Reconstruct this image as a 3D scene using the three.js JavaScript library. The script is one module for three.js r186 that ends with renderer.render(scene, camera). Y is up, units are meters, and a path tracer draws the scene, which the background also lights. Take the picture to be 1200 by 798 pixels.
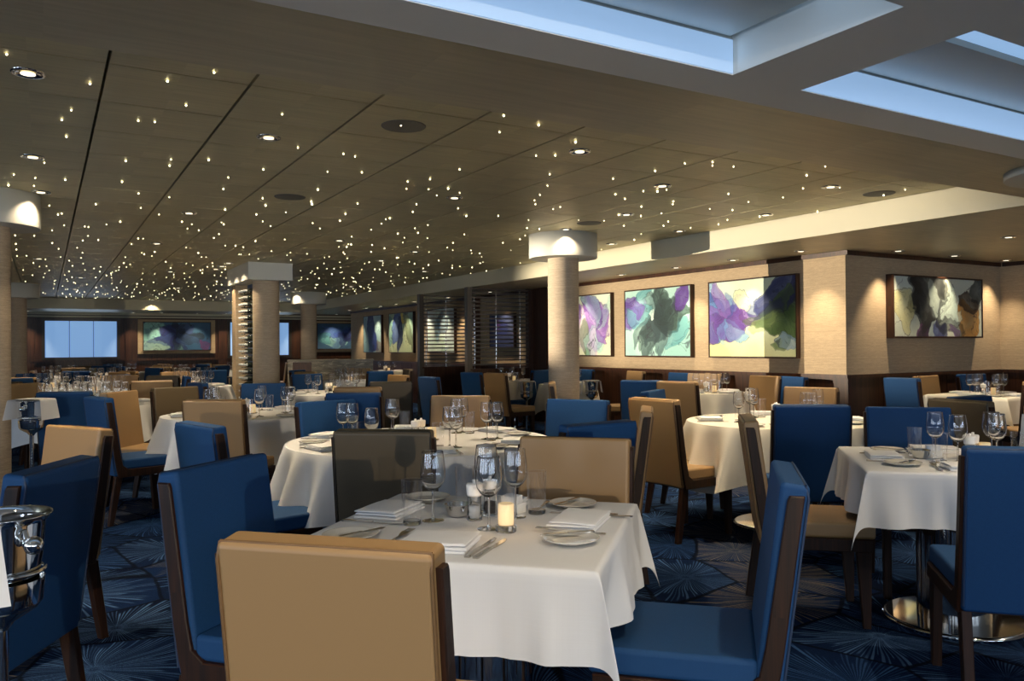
import * as THREE from 'three';
import { RoundedBoxGeometry } from 'three/addons/geometries/RoundedBoxGeometry.js';
import { mergeGeometries, mergeVertices, toCreasedNormals } from 'three/addons/utils/BufferGeometryUtils.js';
import { RectAreaLightUniformsLib } from 'three/addons/lights/RectAreaLightUniformsLib.js';
RectAreaLightUniformsLib.init();

// ---------------------------------------------------------------- camera, lights, exposure
// The room: x = across, y = up, -z = along the painted wall ("u" below is -z). Metres.
const scene = new THREE.Scene();
scene.background = new THREE.Color(0x000000);
const EYE = 1.30, FOCAL = 940;
const RIGHT = [0.86384, 0.00733, -0.50371], DOWN = [-0.00238, 0.99994, 0.01048], FWD = [0.50376, -0.00785, 0.86381];
const camera = new THREE.PerspectiveCamera(2 * Math.atan(399 / FOCAL) * 180 / Math.PI, 1200 / 798, 0.05, 80);
{
  const m = new THREE.Matrix4().makeBasis(
    new THREE.Vector3(RIGHT[0], -RIGHT[1], -RIGHT[2]), new THREE.Vector3(-DOWN[0], DOWN[1], DOWN[2]), new THREE.Vector3(-FWD[0], FWD[1], FWD[2]));
  camera.quaternion.setFromRotationMatrix(m);
  camera.position.set(0, EYE, 0);
}
scene.add(camera);
// a pixel of the photograph + a known height -> place on the plan [v, u]
function at(px, py, h) {
  const c = [(px - 600) / FOCAL, (py - 399) / FOCAL, 1];
  const d = [0, 1, 2].map((k) => RIGHT[k] * c[0] + DOWN[k] * c[1] + FWD[k] * c[2]);
  const t = (EYE - h) / d[1];
  return [d[0] * t, d[2] * t];
}
const renderer = new THREE.WebGLRenderer({ antialias: true });
renderer.toneMapping = THREE.LinearToneMapping;
renderer.toneMappingExposure = 1.12;
renderer.shadowMap.enabled = true;

const WARM = new THREE.Color().setRGB(1.0, 0.80, 0.54);
const LAMP_WARM = new THREE.Color().setRGB(1.0, 0.86, 0.66);
const COOL = new THREE.Color().setRGB(0.36, 0.60, 1.0);
const DAY = new THREE.Color().setRGB(0.66, 0.80, 1.0);
const DOWNLIGHT_CD = 11.0, COFFER_CD = 4.6, WALLSPOT_CD = 7.0, DRUM_CD = 2.2, FASCIA_CD = 4.0, KEY_CD = 125, SIDE_CD = 320;
const SHADE_GLOW = 0.50, COVE_GLOW = 0.50, WINDOW_NITS = 8.5;

function spot(parent, color, cd, [x, y, z], target, angle, penumbra, radius = 1) {
  const s = new THREE.SpotLight(color, cd, 0, angle, penumbra, 2);
  s.position.set(x, y, z); s.target.position.set(...target);
  parent.add(s); parent.add(s.target);
  s.castShadow = true; s.shadow.radius = radius; s.shadow.mapSize.set(512, 512);
  return s;
}
function area(parent, color, nits, w, h, pos, look) {
  const l = new THREE.RectAreaLight(color, nits, w, h);
  l.position.set(...pos); parent.add(l); l.lookAt(...look);
  return l;
}

// ---------------------------------------------------------------- small tools
let seed = 7;
const rnd = () => { seed = (seed * 1664525 + 1013904223) >>> 0; return seed / 4294967296; };
const R = (d) => d * Math.PI / 180;
const used = new Map();
function numbered(n) { const k = used.get(n) || 0; used.set(n, k + 1); return k ? n + '_' + String(k).padStart(3, '0') : n; }
function tag(o, label, category, group) { o.userData.label = label; o.userData.category = category; if (group) o.userData.group = group; return o; }
function thing(name, label, category, group, pos = [0, 0, 0], turn = 0) {
  const g = new THREE.Group(); g.name = numbered(name); g.position.set(...pos); g.rotation.y = turn; scene.add(g);
  return tag(g, label, category, group);
}
function part(name, geo, mat, parent, pos) { const m = new THREE.Mesh(geo, mat); m.name = name; if (pos) m.position.set(...pos); parent.add(m); return m; }
function solo(name, geo, mat, label, category, group, pos, turn = 0) {
  const m = new THREE.Mesh(geo, mat); m.name = numbered(name); if (pos) m.position.set(...pos); m.rotation.y = turn; scene.add(m); return tag(m, label, category, group);
}
function struct(name, geo, mat) { const m = new THREE.Mesh(geo, mat); m.name = name; m.userData.kind = 'structure'; scene.add(m); return m; }
function copy(o, pos, turn, label, group) {
  const c = o.clone(); c.name = numbered(o.name.replace(/_\d{3}$/, '')); c.userData = { ...o.userData }; c.position.set(...pos); c.rotation.y = turn; scene.add(c);
  if (label) c.userData.label = label; if (group) c.userData.group = group;
  return c;
}
// planar uv in metres by the way each face points
function metric(g, sx = 1, sy = 1) {
  g = g.index ? g.toNonIndexed() : g;
  const p = g.attributes.position, uv = new Float32Array(p.count * 2), a = new THREE.Vector3(), b = new THREE.Vector3(), c = new THREE.Vector3();
  for (let i = 0; i < p.count; i += 3) {
    a.fromBufferAttribute(p, i); b.fromBufferAttribute(p, i + 1); c.fromBufferAttribute(p, i + 2);
    const n = b.clone().sub(a).cross(c.clone().sub(a)), ax = Math.abs(n.x), ay = Math.abs(n.y), az = Math.abs(n.z);
    [a, b, c].forEach((q, k) => {
      const [s, t] = ay >= ax && ay >= az ? [q.x, q.z] : ax >= az ? [q.z, q.y] : [q.x, q.y];
      uv[(i + k) * 2] = s * sx; uv[(i + k) * 2 + 1] = t * sy;
    });
  }
  g.setAttribute('uv', new THREE.BufferAttribute(uv, 2));
  return g;
}
// box from v0..v1 across, h0..h1 up, u0..u1 along
const slab = (v0, v1, h0, h1, u0, u1) => metric(new THREE.BoxGeometry(v1 - v0, h1 - h0, u1 - u0).translate((v0 + v1) / 2, (h0 + h1) / 2, -(u0 + u1) / 2));
const box = (w, h, d, x = 0, y = 0, z = 0) => new THREE.BoxGeometry(w, h, d).translate(x, y, z);
const rbox = (w, h, d, r, x = 0, y = 0, z = 0, seg = 2) => new RoundedBoxGeometry(w, h, d, seg, r).translate(x, y, z);
const cyl = (r0, r1, h, x = 0, y = 0, z = 0, n = 24) => new THREE.CylinderGeometry(r1, r0, h, n).translate(x, y + h / 2, z);
const lathe = (pts, n = 32) => new THREE.LatheGeometry(pts.map(([x, y]) => new THREE.Vector2(x, y)), n);
const tube = (pts, r, n = 20, k = 6, closed = false) => new THREE.TubeGeometry(new THREE.CatmullRomCurve3(pts.map((p) => new THREE.Vector3(...p)), closed), n, r, k, closed);
const merge = (list) => mergeGeometries(list.map((g) => { const q = g.index ? g.toNonIndexed() : g; if (!q.attributes.normal) q.computeVertexNormals(); return q; }));
function profile(points, width, bevel, seg = 2) {   // outline in (forward, up), swept across the width; forward = -z
  const s = new THREE.Shape(points.map(([f, y]) => new THREE.Vector2(f, y)));
  const g = new THREE.ExtrudeGeometry(s, { depth: width - 2 * bevel, bevelEnabled: bevel > 0, bevelThickness: bevel, bevelSize: bevel, bevelOffset: -bevel, bevelSegments: seg, curveSegments: 8 });
  g.translate(0, 0, -(width - 2 * bevel) / 2); g.rotateY(Math.PI / 2);
  return g;
}

// ---------------------------------------------------------------- noise and textures
function hash2(x, y, s) { let h = Math.imul(x | 0, 374761393) + Math.imul(y | 0, 668265263) + Math.imul(s | 0, 2147483647 ^ 0x5bd1e995); h = Math.imul(h ^ (h >>> 13), 1274126177); return ((h ^ (h >>> 16)) >>> 0) / 4294967296; }
const fade = (t) => t * t * (3 - 2 * t);
function vnoise(x, y, s, per = 0) {
  const xi = Math.floor(x), yi = Math.floor(y), fx = fade(x - xi), fy = fade(y - yi);
  const w = (q) => per ? ((q % per) + per) % per : q;
  const a = hash2(w(xi), w(yi), s), b = hash2(w(xi + 1), w(yi), s), c = hash2(w(xi), w(yi + 1), s), d = hash2(w(xi + 1), w(yi + 1), s);
  return a + (b - a) * fx + (c - a) * fy + (a - b - c + d) * fx * fy;
}
function fbm(x, y, s, oct = 4) { let v = 0, a = 0.5; for (let i = 0; i < oct; i++) { v += a * vnoise(x, y, s + i * 17); x *= 2.03; y *= 2.03; a *= 0.5; } return v; }
const clamp = (x, a = 0, b = 1) => Math.min(b, Math.max(a, x));
const sstep = (a, b, x) => fade(clamp((x - a) / (b - a)));
function tex(w, h, fn, { srgb = true, repeat, wrap = true } = {}) {
  const d = new Uint8Array(w * h * 4);
  for (let y = 0; y < h; y++) for (let x = 0; x < w; x++) {
    const c = fn(x / w, y / h, x, y), i = (y * w + x) * 4;
    d[i] = clamp(c[0], 0, 255); d[i + 1] = clamp(c[1], 0, 255); d[i + 2] = clamp(c[2], 0, 255); d[i + 3] = 255;
  }
  const t = new THREE.DataTexture(d, w, h, THREE.RGBAFormat);
  if (srgb) t.colorSpace = THREE.SRGBColorSpace;
  t.magFilter = THREE.LinearFilter; t.minFilter = THREE.LinearMipmapLinearFilter; t.generateMipmaps = true;
  if (wrap) t.wrapS = t.wrapT = THREE.RepeatWrapping;
  if (repeat) t.repeat.set(...repeat);
  t.needsUpdate = true;
  return t;
}
const mix3 = (a, b, t) => [a[0] + (b[0] - a[0]) * t, a[1] + (b[1] - a[1]) * t, a[2] + (b[2] - a[2]) * t];

// woven grass-cloth: horizontal threads
const clothTex = tex(512, 512, (x, y, i, j) => {
  const row = hash2(0, j, 3), n = vnoise(x * 14, y * 170, 5, 0), n2 = vnoise(x * 80, y * 400, 9);
  const k = 0.90 + 0.07 * (row - 0.5) + 0.09 * (n - 0.5) + 0.10 * (n2 - 0.5);
  return [196 * k, 172 * k, 138 * k];
}, { repeat: [1 / 0.8, 1 / 0.8] });
const clothBump = tex(256, 256, (x, y, i, j) => { const v = 90 + 120 * hash2(0, j, 3) * (0.6 + 0.4 * vnoise(x * 12, y * 128, 4)); return [v, v, v]; }, { srgb: false, repeat: [1 / 0.45, 1 / 0.45] });
// dark walnut, grain runs up the texture
function woodTex(c0, c1, s, rep) {
  return tex(256, 512, (x, y) => {
    const g = fbm(x * 22 + 2 * fbm(x * 3, y * 2, s, 2), y * 2.2, s, 4), fine = vnoise(x * 130, y * 8, s + 5);
    return mix3(c0, c1, clamp(0.15 + 0.8 * (g - 0.2) + 0.25 * (fine - 0.5)));
  }, { repeat: rep });
}
const walnutTex = woodTex([38, 20, 11], [98, 58, 33], 21, [1 / 0.5, 1 / 1.0]);
const chairWoodTex = woodTex([20, 11, 6], [78, 43, 19], 33, [1 / 0.3, 1 / 0.6]);
// ink-burst carpet, one tile = 4.4 m
const CARPET = 4.4;
const carpetTex = (() => {
  const N = 8;
  const cx = [], cy = [], kind = [];
  for (let j = 0; j < N; j++) for (let i = 0; i < N; i++) { cx.push(i + 0.12 + 0.76 * hash2(i, j, 1)); cy.push(j + 0.12 + 0.76 * hash2(i, j, 2)); kind.push(hash2(i, j, 3)); }
  return tex(2048, 2048, (x, y) => {
    const wx = (x * N + 0.05 * (vnoise(x * 24, y * 24, 40, 24) - 0.5)), wy = (y * N + 0.05 * (vnoise(x * 24, y * 24, 41, 24) - 0.5));
    const gi = Math.floor(wx), gj = Math.floor(wy);
    let d1 = 9, d2 = 9, who = 0, dx1 = 0, dy1 = 0;
    for (let b = -2; b <= 2; b++) for (let a = -2; a <= 2; a++) {
      const i = gi + a, j = gj + b, q = (((j % N) + N) % N) * N + (((i % N) + N) % N);
      const ox = wx - (cx[q] - (q % N) + i), oy = wy - (cy[q] - Math.floor(q / N) + j), k = kind[q];
      const d = Math.hypot(ox * (0.85 + 0.3 * k), oy * (1.15 - 0.3 * k)) - 0.22 * k;
      if (d < d1) { d2 = d1; d1 = d; who = q; dx1 = ox; dy1 = oy; } else if (d < d2) d2 = d;
    }
    const k = kind[who], r = Math.hypot(dx1, dy1), ang = Math.atan2(dy1, dx1) / (2 * Math.PI) + 0.5;
    const rays = 78 + Math.floor(44 * hash2(who, 5, 6)), q = ang * rays, ray = Math.floor(q), fr = q - ray;
    const h1 = hash2(ray, who, 11), h2 = hash2(ray, who, 12), h3 = hash2(ray, who, 13);
    const wdt = clamp(0.14 + 0.26 * h1) , line = sstep(wdt, wdt * 0.6, Math.abs(fr - 0.5));
    const on = sstep(0.02, 0.06, r) * (1 - sstep(0.35 + 0.5 * h2, 0.42 + 0.55 * h2, r)) * (0.35 + 0.65 * h3);
    const core = 1 - sstep(0.02, 0.14, r);
    const edge = 1 - sstep(0.015, 0.05, d2 - d1);
    const patch = fbm(x * 6, y * 6, 60, 3);
    const base = mix3([8, 17, 37], [14, 31, 62], k);
    const ink = k > 0.90 ? [112, 100, 84] : mix3([44, 80, 128], [92, 122, 156], hash2(who, 8, 8) * 0.8);
    let c = mix3(base, ink, clamp(line * on * 1.0 + core * 0.5 * (1 - line)) * (0.6 + 0.7 * patch));
    c = mix3(c, [6, 10, 20], edge * 0.75);
    const g = 0.86 + 0.28 * hash2(Math.floor(x * 2048), Math.floor(y * 2048), 77);
    return [c[0] * g, c[1] * g, c[2] * g];
  }, { repeat: [1 / CARPET, 1 / CARPET] });
})();
const pileBump = tex(256, 256, (x, y, i, j) => { const v = 255 * hash2(i, j, 91); return [v, v, v]; }, { srgb: false, repeat: [1 / 0.4, 1 / 0.4] });
const brushTex = tex(512, 512, (x, y) => { const n = 0.94 + 0.12 * (fbm(x * 3, y * 70, 14, 3) - 0.45) + 0.05 * (vnoise(x * 6, y * 6, 15) - 0.5); return [232 * n, 224 * n, 204 * n]; }, { repeat: [1 / 1.2, 1 / 1.2] });
const weaveTex = tex(128, 128, (x, y, i, j) => { const v = 205 + 50 * (((i >> 1) + (j >> 1)) & 1 ? hash2(i >> 1, j >> 1, 2) : 0.5 * hash2(i >> 1, j >> 1, 4)); return [v, v, v]; }, { repeat: [9, 9] });
const linenBump = tex(256, 256, (x, y, i, j) => { const v = 128 + 60 * (hash2(i, 0, 1) - 0.5) + 60 * (hash2(0, j, 2) - 0.5) + 90 * (fbm(x * 5, y * 5, 8, 3) - 0.45); return [v, v, v]; }, { srgb: false, repeat: [2, 2] });
const stoneTex = tex(512, 256, (x, y) => { const v = Math.abs(fbm(x * 7 + fbm(x * 9, y * 9, 3, 3) * 2, y * 7, 6, 5) - 0.47); const k = 0.75 + 0.5 * fbm(x * 14, y * 14, 5, 4) + 0.5 * sstep(0.03, 0, v); return [128 * k, 122 * k, 108 * k]; }, { repeat: [1, 1] });

const lin = (r, g, b) => new THREE.Color().setRGB(r, g, b);
const std = (o) => new THREE.MeshStandardMaterial(o);
const phy = (o) => new THREE.MeshPhysicalMaterial(o);
const M = {
  wallcloth: std({ map: clothTex, roughness: 0.85, bumpMap: clothBump, bumpScale: 0.0008 }),
  columnCloth: std({ map: clothTex, color: lin(1.0, 1.06, 1.22), roughness: 0.85, bumpMap: clothBump, bumpScale: 0.0005 }),
  walnut: std({ map: walnutTex, roughness: 0.42 }),
  chairWood: phy({ map: chairWoodTex, roughness: 0.5, specularIntensity: 0.6 }),
  carpet: phy({ map: carpetTex, roughness: 1.0, specularIntensity: 0.08, bumpMap: pileBump, bumpScale: 0.002 }),
  panel: phy({ map: brushTex, color: lin(0.82, 0.79, 0.59), metalness: 0.25, roughness: 0.5 }),
  soffit: phy({ map: brushTex, color: lin(0.74, 0.70, 0.57), metalness: 0.2, roughness: 0.45 }),
  plaster: std({ color: lin(0.76, 0.73, 0.65), roughness: 0.62 }),
  seam: std({ color: lin(0.01, 0.01, 0.01), roughness: 1 }),
  cream: std({ color: lin(0.60, 0.56, 0.41), roughness: 0.6 }),
  paint: std({ color: lin(0.55, 0.55, 0.50), roughness: 0.55 }),
  white: std({ color: lin(0.72, 0.70, 0.66), roughness: 0.6 }),
  shell: std({ color: lin(0.36, 0.32, 0.25), roughness: 0.8 }),
  linen: std({ color: lin(0.70, 0.705, 0.71), roughness: 0.9, bumpMap: linenBump, bumpScale: 0.0003, side: THREE.DoubleSide }),
  linenIvory: std({ color: lin(0.64, 0.61, 0.53), roughness: 0.9, bumpMap: linenBump, bumpScale: 0.0003, side: THREE.DoubleSide }),
  napkin: std({ color: lin(0.80, 0.80, 0.80), roughness: 0.92, bumpMap: linenBump, bumpScale: 0.0005, side: THREE.DoubleSide }),
  tan: phy({ color: lin(0.31, 0.187, 0.078), roughness: 0.46, clearcoat: 0.08, clearcoatRoughness: 0.5 }),
  taupe: phy({ color: lin(0.090, 0.064, 0.033), roughness: 0.48, clearcoat: 0.08, clearcoatRoughness: 0.5 }),
  blue: phy({ map: weaveTex, color: lin(0.013, 0.072, 0.205), roughness: 0.7, specularIntensity: 0.5, sheen: 0.08, sheenRoughness: 0.5, sheenColor: lin(0.2, 0.4, 0.7) }),
  steel: std({ color: lin(0.72, 0.70, 0.67), metalness: 1, roughness: 0.12 }),
  chrome: std({ color: lin(0.76, 0.75, 0.73), metalness: 1, roughness: 0.08 }),
  cutlery: std({ color: lin(0.60, 0.57, 0.52), metalness: 1, roughness: 0.2 }),
  glass: phy({ color: 0xffffff, transmission: 1, roughness: 0, ior: 1.47, thickness: 0.004, specularIntensity: 1 }),
  thinGlass: phy({ color: 0xffffff, transmission: 1, roughness: 0, ior: 1.5, thickness: 0 }),
  china: phy({ color: lin(0.70, 0.68, 0.62), roughness: 0.18, clearcoat: 0.5 }),
  wax: phy({ color: lin(0.9, 0.75, 0.5), roughness: 0.6, emissive: lin(1.0, 0.66, 0.28), emissiveIntensity: 0.28 }),
  ceramic: phy({ color: lin(0.80, 0.79, 0.75), roughness: 0.3 }),
  salt: std({ color: lin(0.82, 0.80, 0.76), roughness: 0.9 }),
  pepper: std({ color: lin(0.05, 0.04, 0.035), roughness: 0.9 }),
  darkMetal: std({ color: lin(0.06, 0.052, 0.045), metalness: 0.6, roughness: 0.4 }),
  slat: phy({ color: lin(0.085, 0.07, 0.055), roughness: 0.32 }),
  frame: std({ map: walnutTex, color: lin(0.8, 0.75, 0.7), roughness: 0.45 }),
  stone: std({ map: stoneTex, roughness: 0.5 }),
  shade: std({ color: lin(0.35, 0.5, 0.7), roughness: 0.9, emissive: lin(0.30, 0.56, 1.0), emissiveIntensity: SHADE_GLOW }),
  cove: std({ color: lin(0.5, 0.6, 0.7), roughness: 0.7, emissive: lin(0.40, 0.64, 1.0), emissiveIntensity: COVE_GLOW }),
  bulb: std({ color: lin(0.9, 0.85, 0.7), emissive: lin(1.0, 0.86, 0.52), emissiveIntensity: 9 }),
  lampDisc: std({ color: lin(0.9, 0.9, 0.85), emissive: lin(1.0, 0.88, 0.66), emissiveIntensity: 1.5 }),
  bottle: phy({ color: lin(0.012, 0.02, 0.012), roughness: 0.12, clearcoat: 0.6 }),
  foil: std({ color: lin(0.86, 0.85, 0.82), roughness: 0.3 }),
  grille: std({ color: lin(0.16, 0.15, 0.12), roughness: 0.7 }),
  rackBack: std({ color: lin(0.03, 0.07, 0.17), roughness: 0.5 }),
};
M.pipe = { tan: std({ color: lin(0.16, 0.085, 0.03), roughness: 0.5 }), taupe: std({ color: lin(0.03, 0.024, 0.015), roughness: 0.5 }), blue: std({ color: lin(0.010, 0.03, 0.08), roughness: 0.6 }) };
M.shadeSeam = std({ color: lin(0.10, 0.16, 0.26), roughness: 0.9, emissive: lin(0.2, 0.4, 0.8), emissiveIntensity: 0.25 });

// ---------------------------------------------------------------- the room
const CEIL = 2.54, SOF = 2.32, GRID = 2.28, TOP = 2.62;
const V_FASCIA = 6.27, V_WALL = 7.5, U_CORNER = 5.68, V_ALCOVE = 10.5, U_FAR = 24, U_FASCIA = 22, U_REAR = -10, V_LEFT = -7;
const U_BEAM = 3.04, U_GRID = 2.31, U_COFFER = 2.10, U_COFFER0 = 1.43, V_B0 = 2.16, V_B1 = 2.52;
struct('floor', slab(V_LEFT - 0.2, V_ALCOVE + 0.3, -0.15, 0, U_REAR - 0.2, U_FAR + 0.2), M.carpet);
const ceiling = struct('ceiling', slab(V_LEFT - 0.2, V_ALCOVE + 0.3, TOP, TOP + 0.2, U_REAR - 0.2, U_FAR + 0.2), M.seam);
{ // metal ceiling panels, 0.6 m, with dark channels between the rows
  const LONG = 0.014, CROSS = 0.008, V0 = 0.24, U0 = 3.87, cells = [];
  for (let i = -3; i < 10; i++) for (let j = -2; j < 31; j++) {
    const v0 = V0 + 0.6 * i + LONG / 2, v1 = V0 + 0.6 * (i + 1) - LONG / 2;
    let u0 = U0 + 0.6 * j + CROSS / 2, u1 = U0 + 0.6 * (j + 1) - CROSS / 2;
    u0 = Math.max(u0, U_BEAM + 0.001); u1 = Math.min(u1, U_FASCIA - 0.001);
    if (u1 - u0 < 0.02) continue;
    const d = Math.hypot((v0 + v1) / 2, u0), seen = v0 > -0.5;
    cells.push([seen ? d : d + 40, v0, v1, u0, u1]);
  }
  cells.sort((a, b) => a[0] - b[0]);
  const full = metric(new THREE.BoxGeometry(0.6 - LONG, 0.06, 0.6 - CROSS)), rest = [];
  cells.forEach(([, v0, v1, u0, u1], k) => {
    const isFull = Math.abs(u1 - u0 - 0.6 + CROSS) < 1e-6;
    if (k < 298) {
      const g = isFull ? full : metric(new THREE.BoxGeometry(v1 - v0, 0.06, u1 - u0));
      part('ceiling_panel', g, M.panel, ceiling, [(v0 + v1) / 2, CEIL + 0.03, -(u0 + u1) / 2]);
    } else rest.push(slab(v0, v1, CEIL, CEIL + 0.06, u0, u1));
  });
  const far = part('ceiling_panels_beyond', mergeGeometries(rest), M.panel, ceiling); far.userData.kind = 'stuff';
  part('ceiling_panel', slab(V_LEFT, V0 - 1.8 - LONG / 2, CEIL, CEIL + 0.06, U_BEAM, U_FASCIA), M.panel, ceiling);
  part('soffit', slab(V_LEFT, V_FASCIA, SOF, TOP - 0.001, U_GRID, U_BEAM), M.soffit, ceiling);
  part('soffit', slab(V_FASCIA + 0.02, V_ALCOVE, SOF, TOP - 0.001, U_GRID, U_FAR), M.soffit, ceiling);
  part('soffit', slab(V_LEFT, V_FASCIA, 2.29, TOP - 0.001, U_FASCIA + 0.02, U_FAR), M.soffit, ceiling);
  // the coffered part over the photographer
  const grid = (v0, v1, u0, u1) => part('coffer_beam', slab(v0, v1, GRID, TOP - 0.001, u0, u1), M.plaster, ceiling);
  grid(V_LEFT, V_ALCOVE, U_COFFER, U_GRID);
  grid(V_LEFT, V_ALCOVE, U_REAR, U_COFFER0);
  grid(V_B0, V_B1, U_COFFER0, U_COFFER);
  grid(V_LEFT, -1.6, U_COFFER0, U_COFFER);
  grid(6.2, V_ALCOVE, U_COFFER0, U_COFFER);
  part('coffer_raft', slab(V_B1 + 0.03, 6.17, 2.410, 2.435, 1.73, U_COFFER - 0.018), M.paint, ceiling);
  part('coffer_raft', slab(-1.57, V_B0 - 0.03, 2.410, 2.435, 1.73, U_COFFER - 0.018), M.paint, ceiling);
}
struct('trim_1', slab(V_FASCIA, V_FASCIA + 0.02, SOF, TOP - 0.002, U_BEAM, U_FASCIA), M.cream);
struct('trim_2', slab(V_LEFT, V_FASCIA, 2.29, TOP - 0.002, U_FASCIA, U_FASCIA + 0.02), M.cream);
// walls
struct('wall_right', slab(V_WALL, V_WALL + 0.2, 0, SOF - 0.001, U_CORNER, 21.9), M.wallcloth);
struct('wall_return', slab(V_WALL + 0.2, V_ALCOVE, 0, SOF - 0.001, U_CORNER, U_CORNER + 0.2), M.wallcloth);
struct('wall_alcove', slab(V_ALCOVE, V_ALCOVE + 0.2, 0, TOP - 0.001, U_REAR, U_FAR), M.wallcloth);
struct('wall_far', slab(V_LEFT, V_ALCOVE, 0, TOP - 0.001, U_FAR, U_FAR + 0.2), M.walnut);
struct('wall_left', slab(V_LEFT - 0.2, V_LEFT, 0, TOP - 0.001, U_REAR, U_FAR + 0.2), M.shell);
struct('wall_rear', slab(V_LEFT, V_ALCOVE, 0, TOP - 0.001, U_REAR - 0.2, U_REAR), M.shell);
struct('wall_back_corner', slab(V_WALL + 0.2, V_ALCOVE, 0, SOF - 0.001, 21.7, 21.9), M.walnut);
// dark wood dado, rail and cornice on the painted walls
const RAIL = 0.97;
function dado(name, axis, a0, a1, face) {
  const g = struct(name, axis === 'u' ? slab(face - 0.012, face - 0.001, 0.1, RAIL - 0.035, a0, a1) : slab(a0, a1, 0.1, RAIL - 0.035, face - 0.012, face - 0.001), M.walnut);
  const n = Math.max(1, Math.round((a1 - a0) / 0.62)), w = (a1 - a0) / n;
  for (let k = 0; k < n; k++) {
    const s = a0 + k * w + 0.004, e = a0 + (k + 1) * w - 0.004;
    part('dado_panel', axis === 'u' ? slab(face - 0.024, face - 0.012, 0.1, RAIL - 0.035, s, e) : slab(s, e, 0.1, RAIL - 0.035, face - 0.024, face - 0.012), M.walnut, g);
  }
  part('dado_rail', axis === 'u' ? slab(face - 0.04, face - 0.001, RAIL - 0.035, RAIL, a0, a1) : slab(a0, a1, RAIL - 0.035, RAIL, face - 0.04, face - 0.001), M.walnut, g);
  part('skirting', axis === 'u' ? slab(face - 0.03, face - 0.001, 0, 0.1, a0, a1) : slab(a0, a1, 0, 0.1, face - 0.03, face - 0.001), M.walnut, g);
  part('cornice', axis === 'u' ? slab(face - 0.02, face - 0.001, SOF - 0.05, SOF - 0.001, a0, a1) : slab(a0, a1, SOF - 0.05, SOF - 0.001, face - 0.02, face - 0.001), M.walnut, g);
}
dado('trim_3', 'u', U_CORNER - 0.04, 21.9, V_WALL);
dado('trim_4', 'v', V_WALL, V_ALCOVE, U_CORNER);
dado('trim_5', 'u', -2, U_CORNER - 0.042, V_ALCOVE);
struct('trim_6', slab(V_LEFT, V_ALCOVE, 2.16, 2.29, U_FAR - 0.05, U_FAR - 0.001), M.cream);
struct('trim_7', slab(V_LEFT, V_ALCOVE, 2.2, 2.225, U_FAR - 0.075, U_FAR - 0.051), M.darkMetal);
{ // walnut pilasters of the far wall
  const g = struct('trim_8', slab(-3, V_ALCOVE, 1.0, 1.05, U_FAR - 0.05, U_FAR - 0.001), M.walnut);
  for (const v of [-0.35, 2.02, 4.42, 6.75, 8.6]) part('pilaster', slab(v - 0.13, v + 0.13, 0, 2.16, U_FAR - 0.04, U_FAR - 0.001), M.walnut, g);
}
// windows: walnut frame and three hanging shades, lit from outside
function shadeWindow(name, center, width, h0, h1, face, turn, nits) {
  const g = new THREE.Group(); g.name = name; g.userData.kind = 'structure'; scene.add(g);
  g.position.set(center, 0, 0); g.rotation.y = turn;
  if (turn === 0) g.position.set(center, 0, -face); else if (turn === Math.PI) g.position.set(center, 0, -face); else g.position.set(face, 0, -center);
  const b = 0.07;   // local: +z looks into the room
  const fr = [box(width + 2 * b, b, 0.06, 0, h1 + b / 2, 0.03), box(width + 2 * b, b, 0.06, 0, h0 - b / 2, 0.03), box(b, h1 - h0, 0.06, -width / 2 - b / 2, (h0 + h1) / 2, 0.03), box(b, h1 - h0, 0.06, width / 2 + b / 2, (h0 + h1) / 2, 0.03)];
  part('window_frame', metric(merge(fr)), M.darkMetal, g);
  for (let k = 0; k < 3; k++) { part('shade_panel', box(width / 3 - 0.024, h1 - h0, 0.012, -width / 2 + width / 6 + k * width / 3, (h0 + h1) / 2, 0.02), M.shade, g); }
  part('shade_backing', box(width, h1 - h0, 0.006, 0, (h0 + h1) / 2, 0.008), M.shadeSeam, g);
  const l = new THREE.RectAreaLight(DAY, nits, width, h1 - h0); l.position.set(0, (h0 + h1) / 2, 0.07); l.rotation.y = Math.PI; g.add(l);
  return g;
}
shadeWindow('window_1', 0.85, 1.68, 1.11, 2.06, U_FAR - 0.001, 0, 0.8);
shadeWindow('window_2', 5.45, 1.68, 1.11, 2.06, U_FAR - 0.001, 0, 0.8);
[[0, 1], [3.2, 2], [6.4, 3], [-3.2, 4]].forEach(([v], k) => shadeWindow('window_' + (3 + k), v, 1.9, 0.7, 2.1, U_REAR + 0.001, Math.PI, WINDOW_NITS));
[[-6], [-2.5], [1], [4.5]].forEach(([u], k) => shadeWindow('window_' + (7 + k), u, 1.9, 0.7, 2.1, V_LEFT + 0.001, Math.PI / 2, WINDOW_NITS));

// cove light strips in the coffers
function cove(v0, v1) {
  const a = thing('cove_light', v0 > 0 ? 'pale blue cove light strip in the coffer over the round column' : 'pale blue cove light strip in the long coffer beside the beam', 'light');
  part('diffuser', slab(v0 + 0.004, v1 - 0.004, GRID + 0.003, 2.405, U_COFFER - 0.006, U_COFFER - 0.001), M.cove, a);
  part('upper_diffuser', slab(v0 + 0.004, v1 - 0.004, 2.50, 2.505, U_COFFER0 + 0.01, 1.85), M.cove, a);
  area(a, COOL, 0.7, v1 - v0 - 0.02, 0.11, [(v0 + v1) / 2, 2.345, -(U_COFFER - 0.02)], [(v0 + v1) / 2, 2.345, 0]);
}
cove(V_B1, 6.2); cove(-1.6, V_B0);

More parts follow.
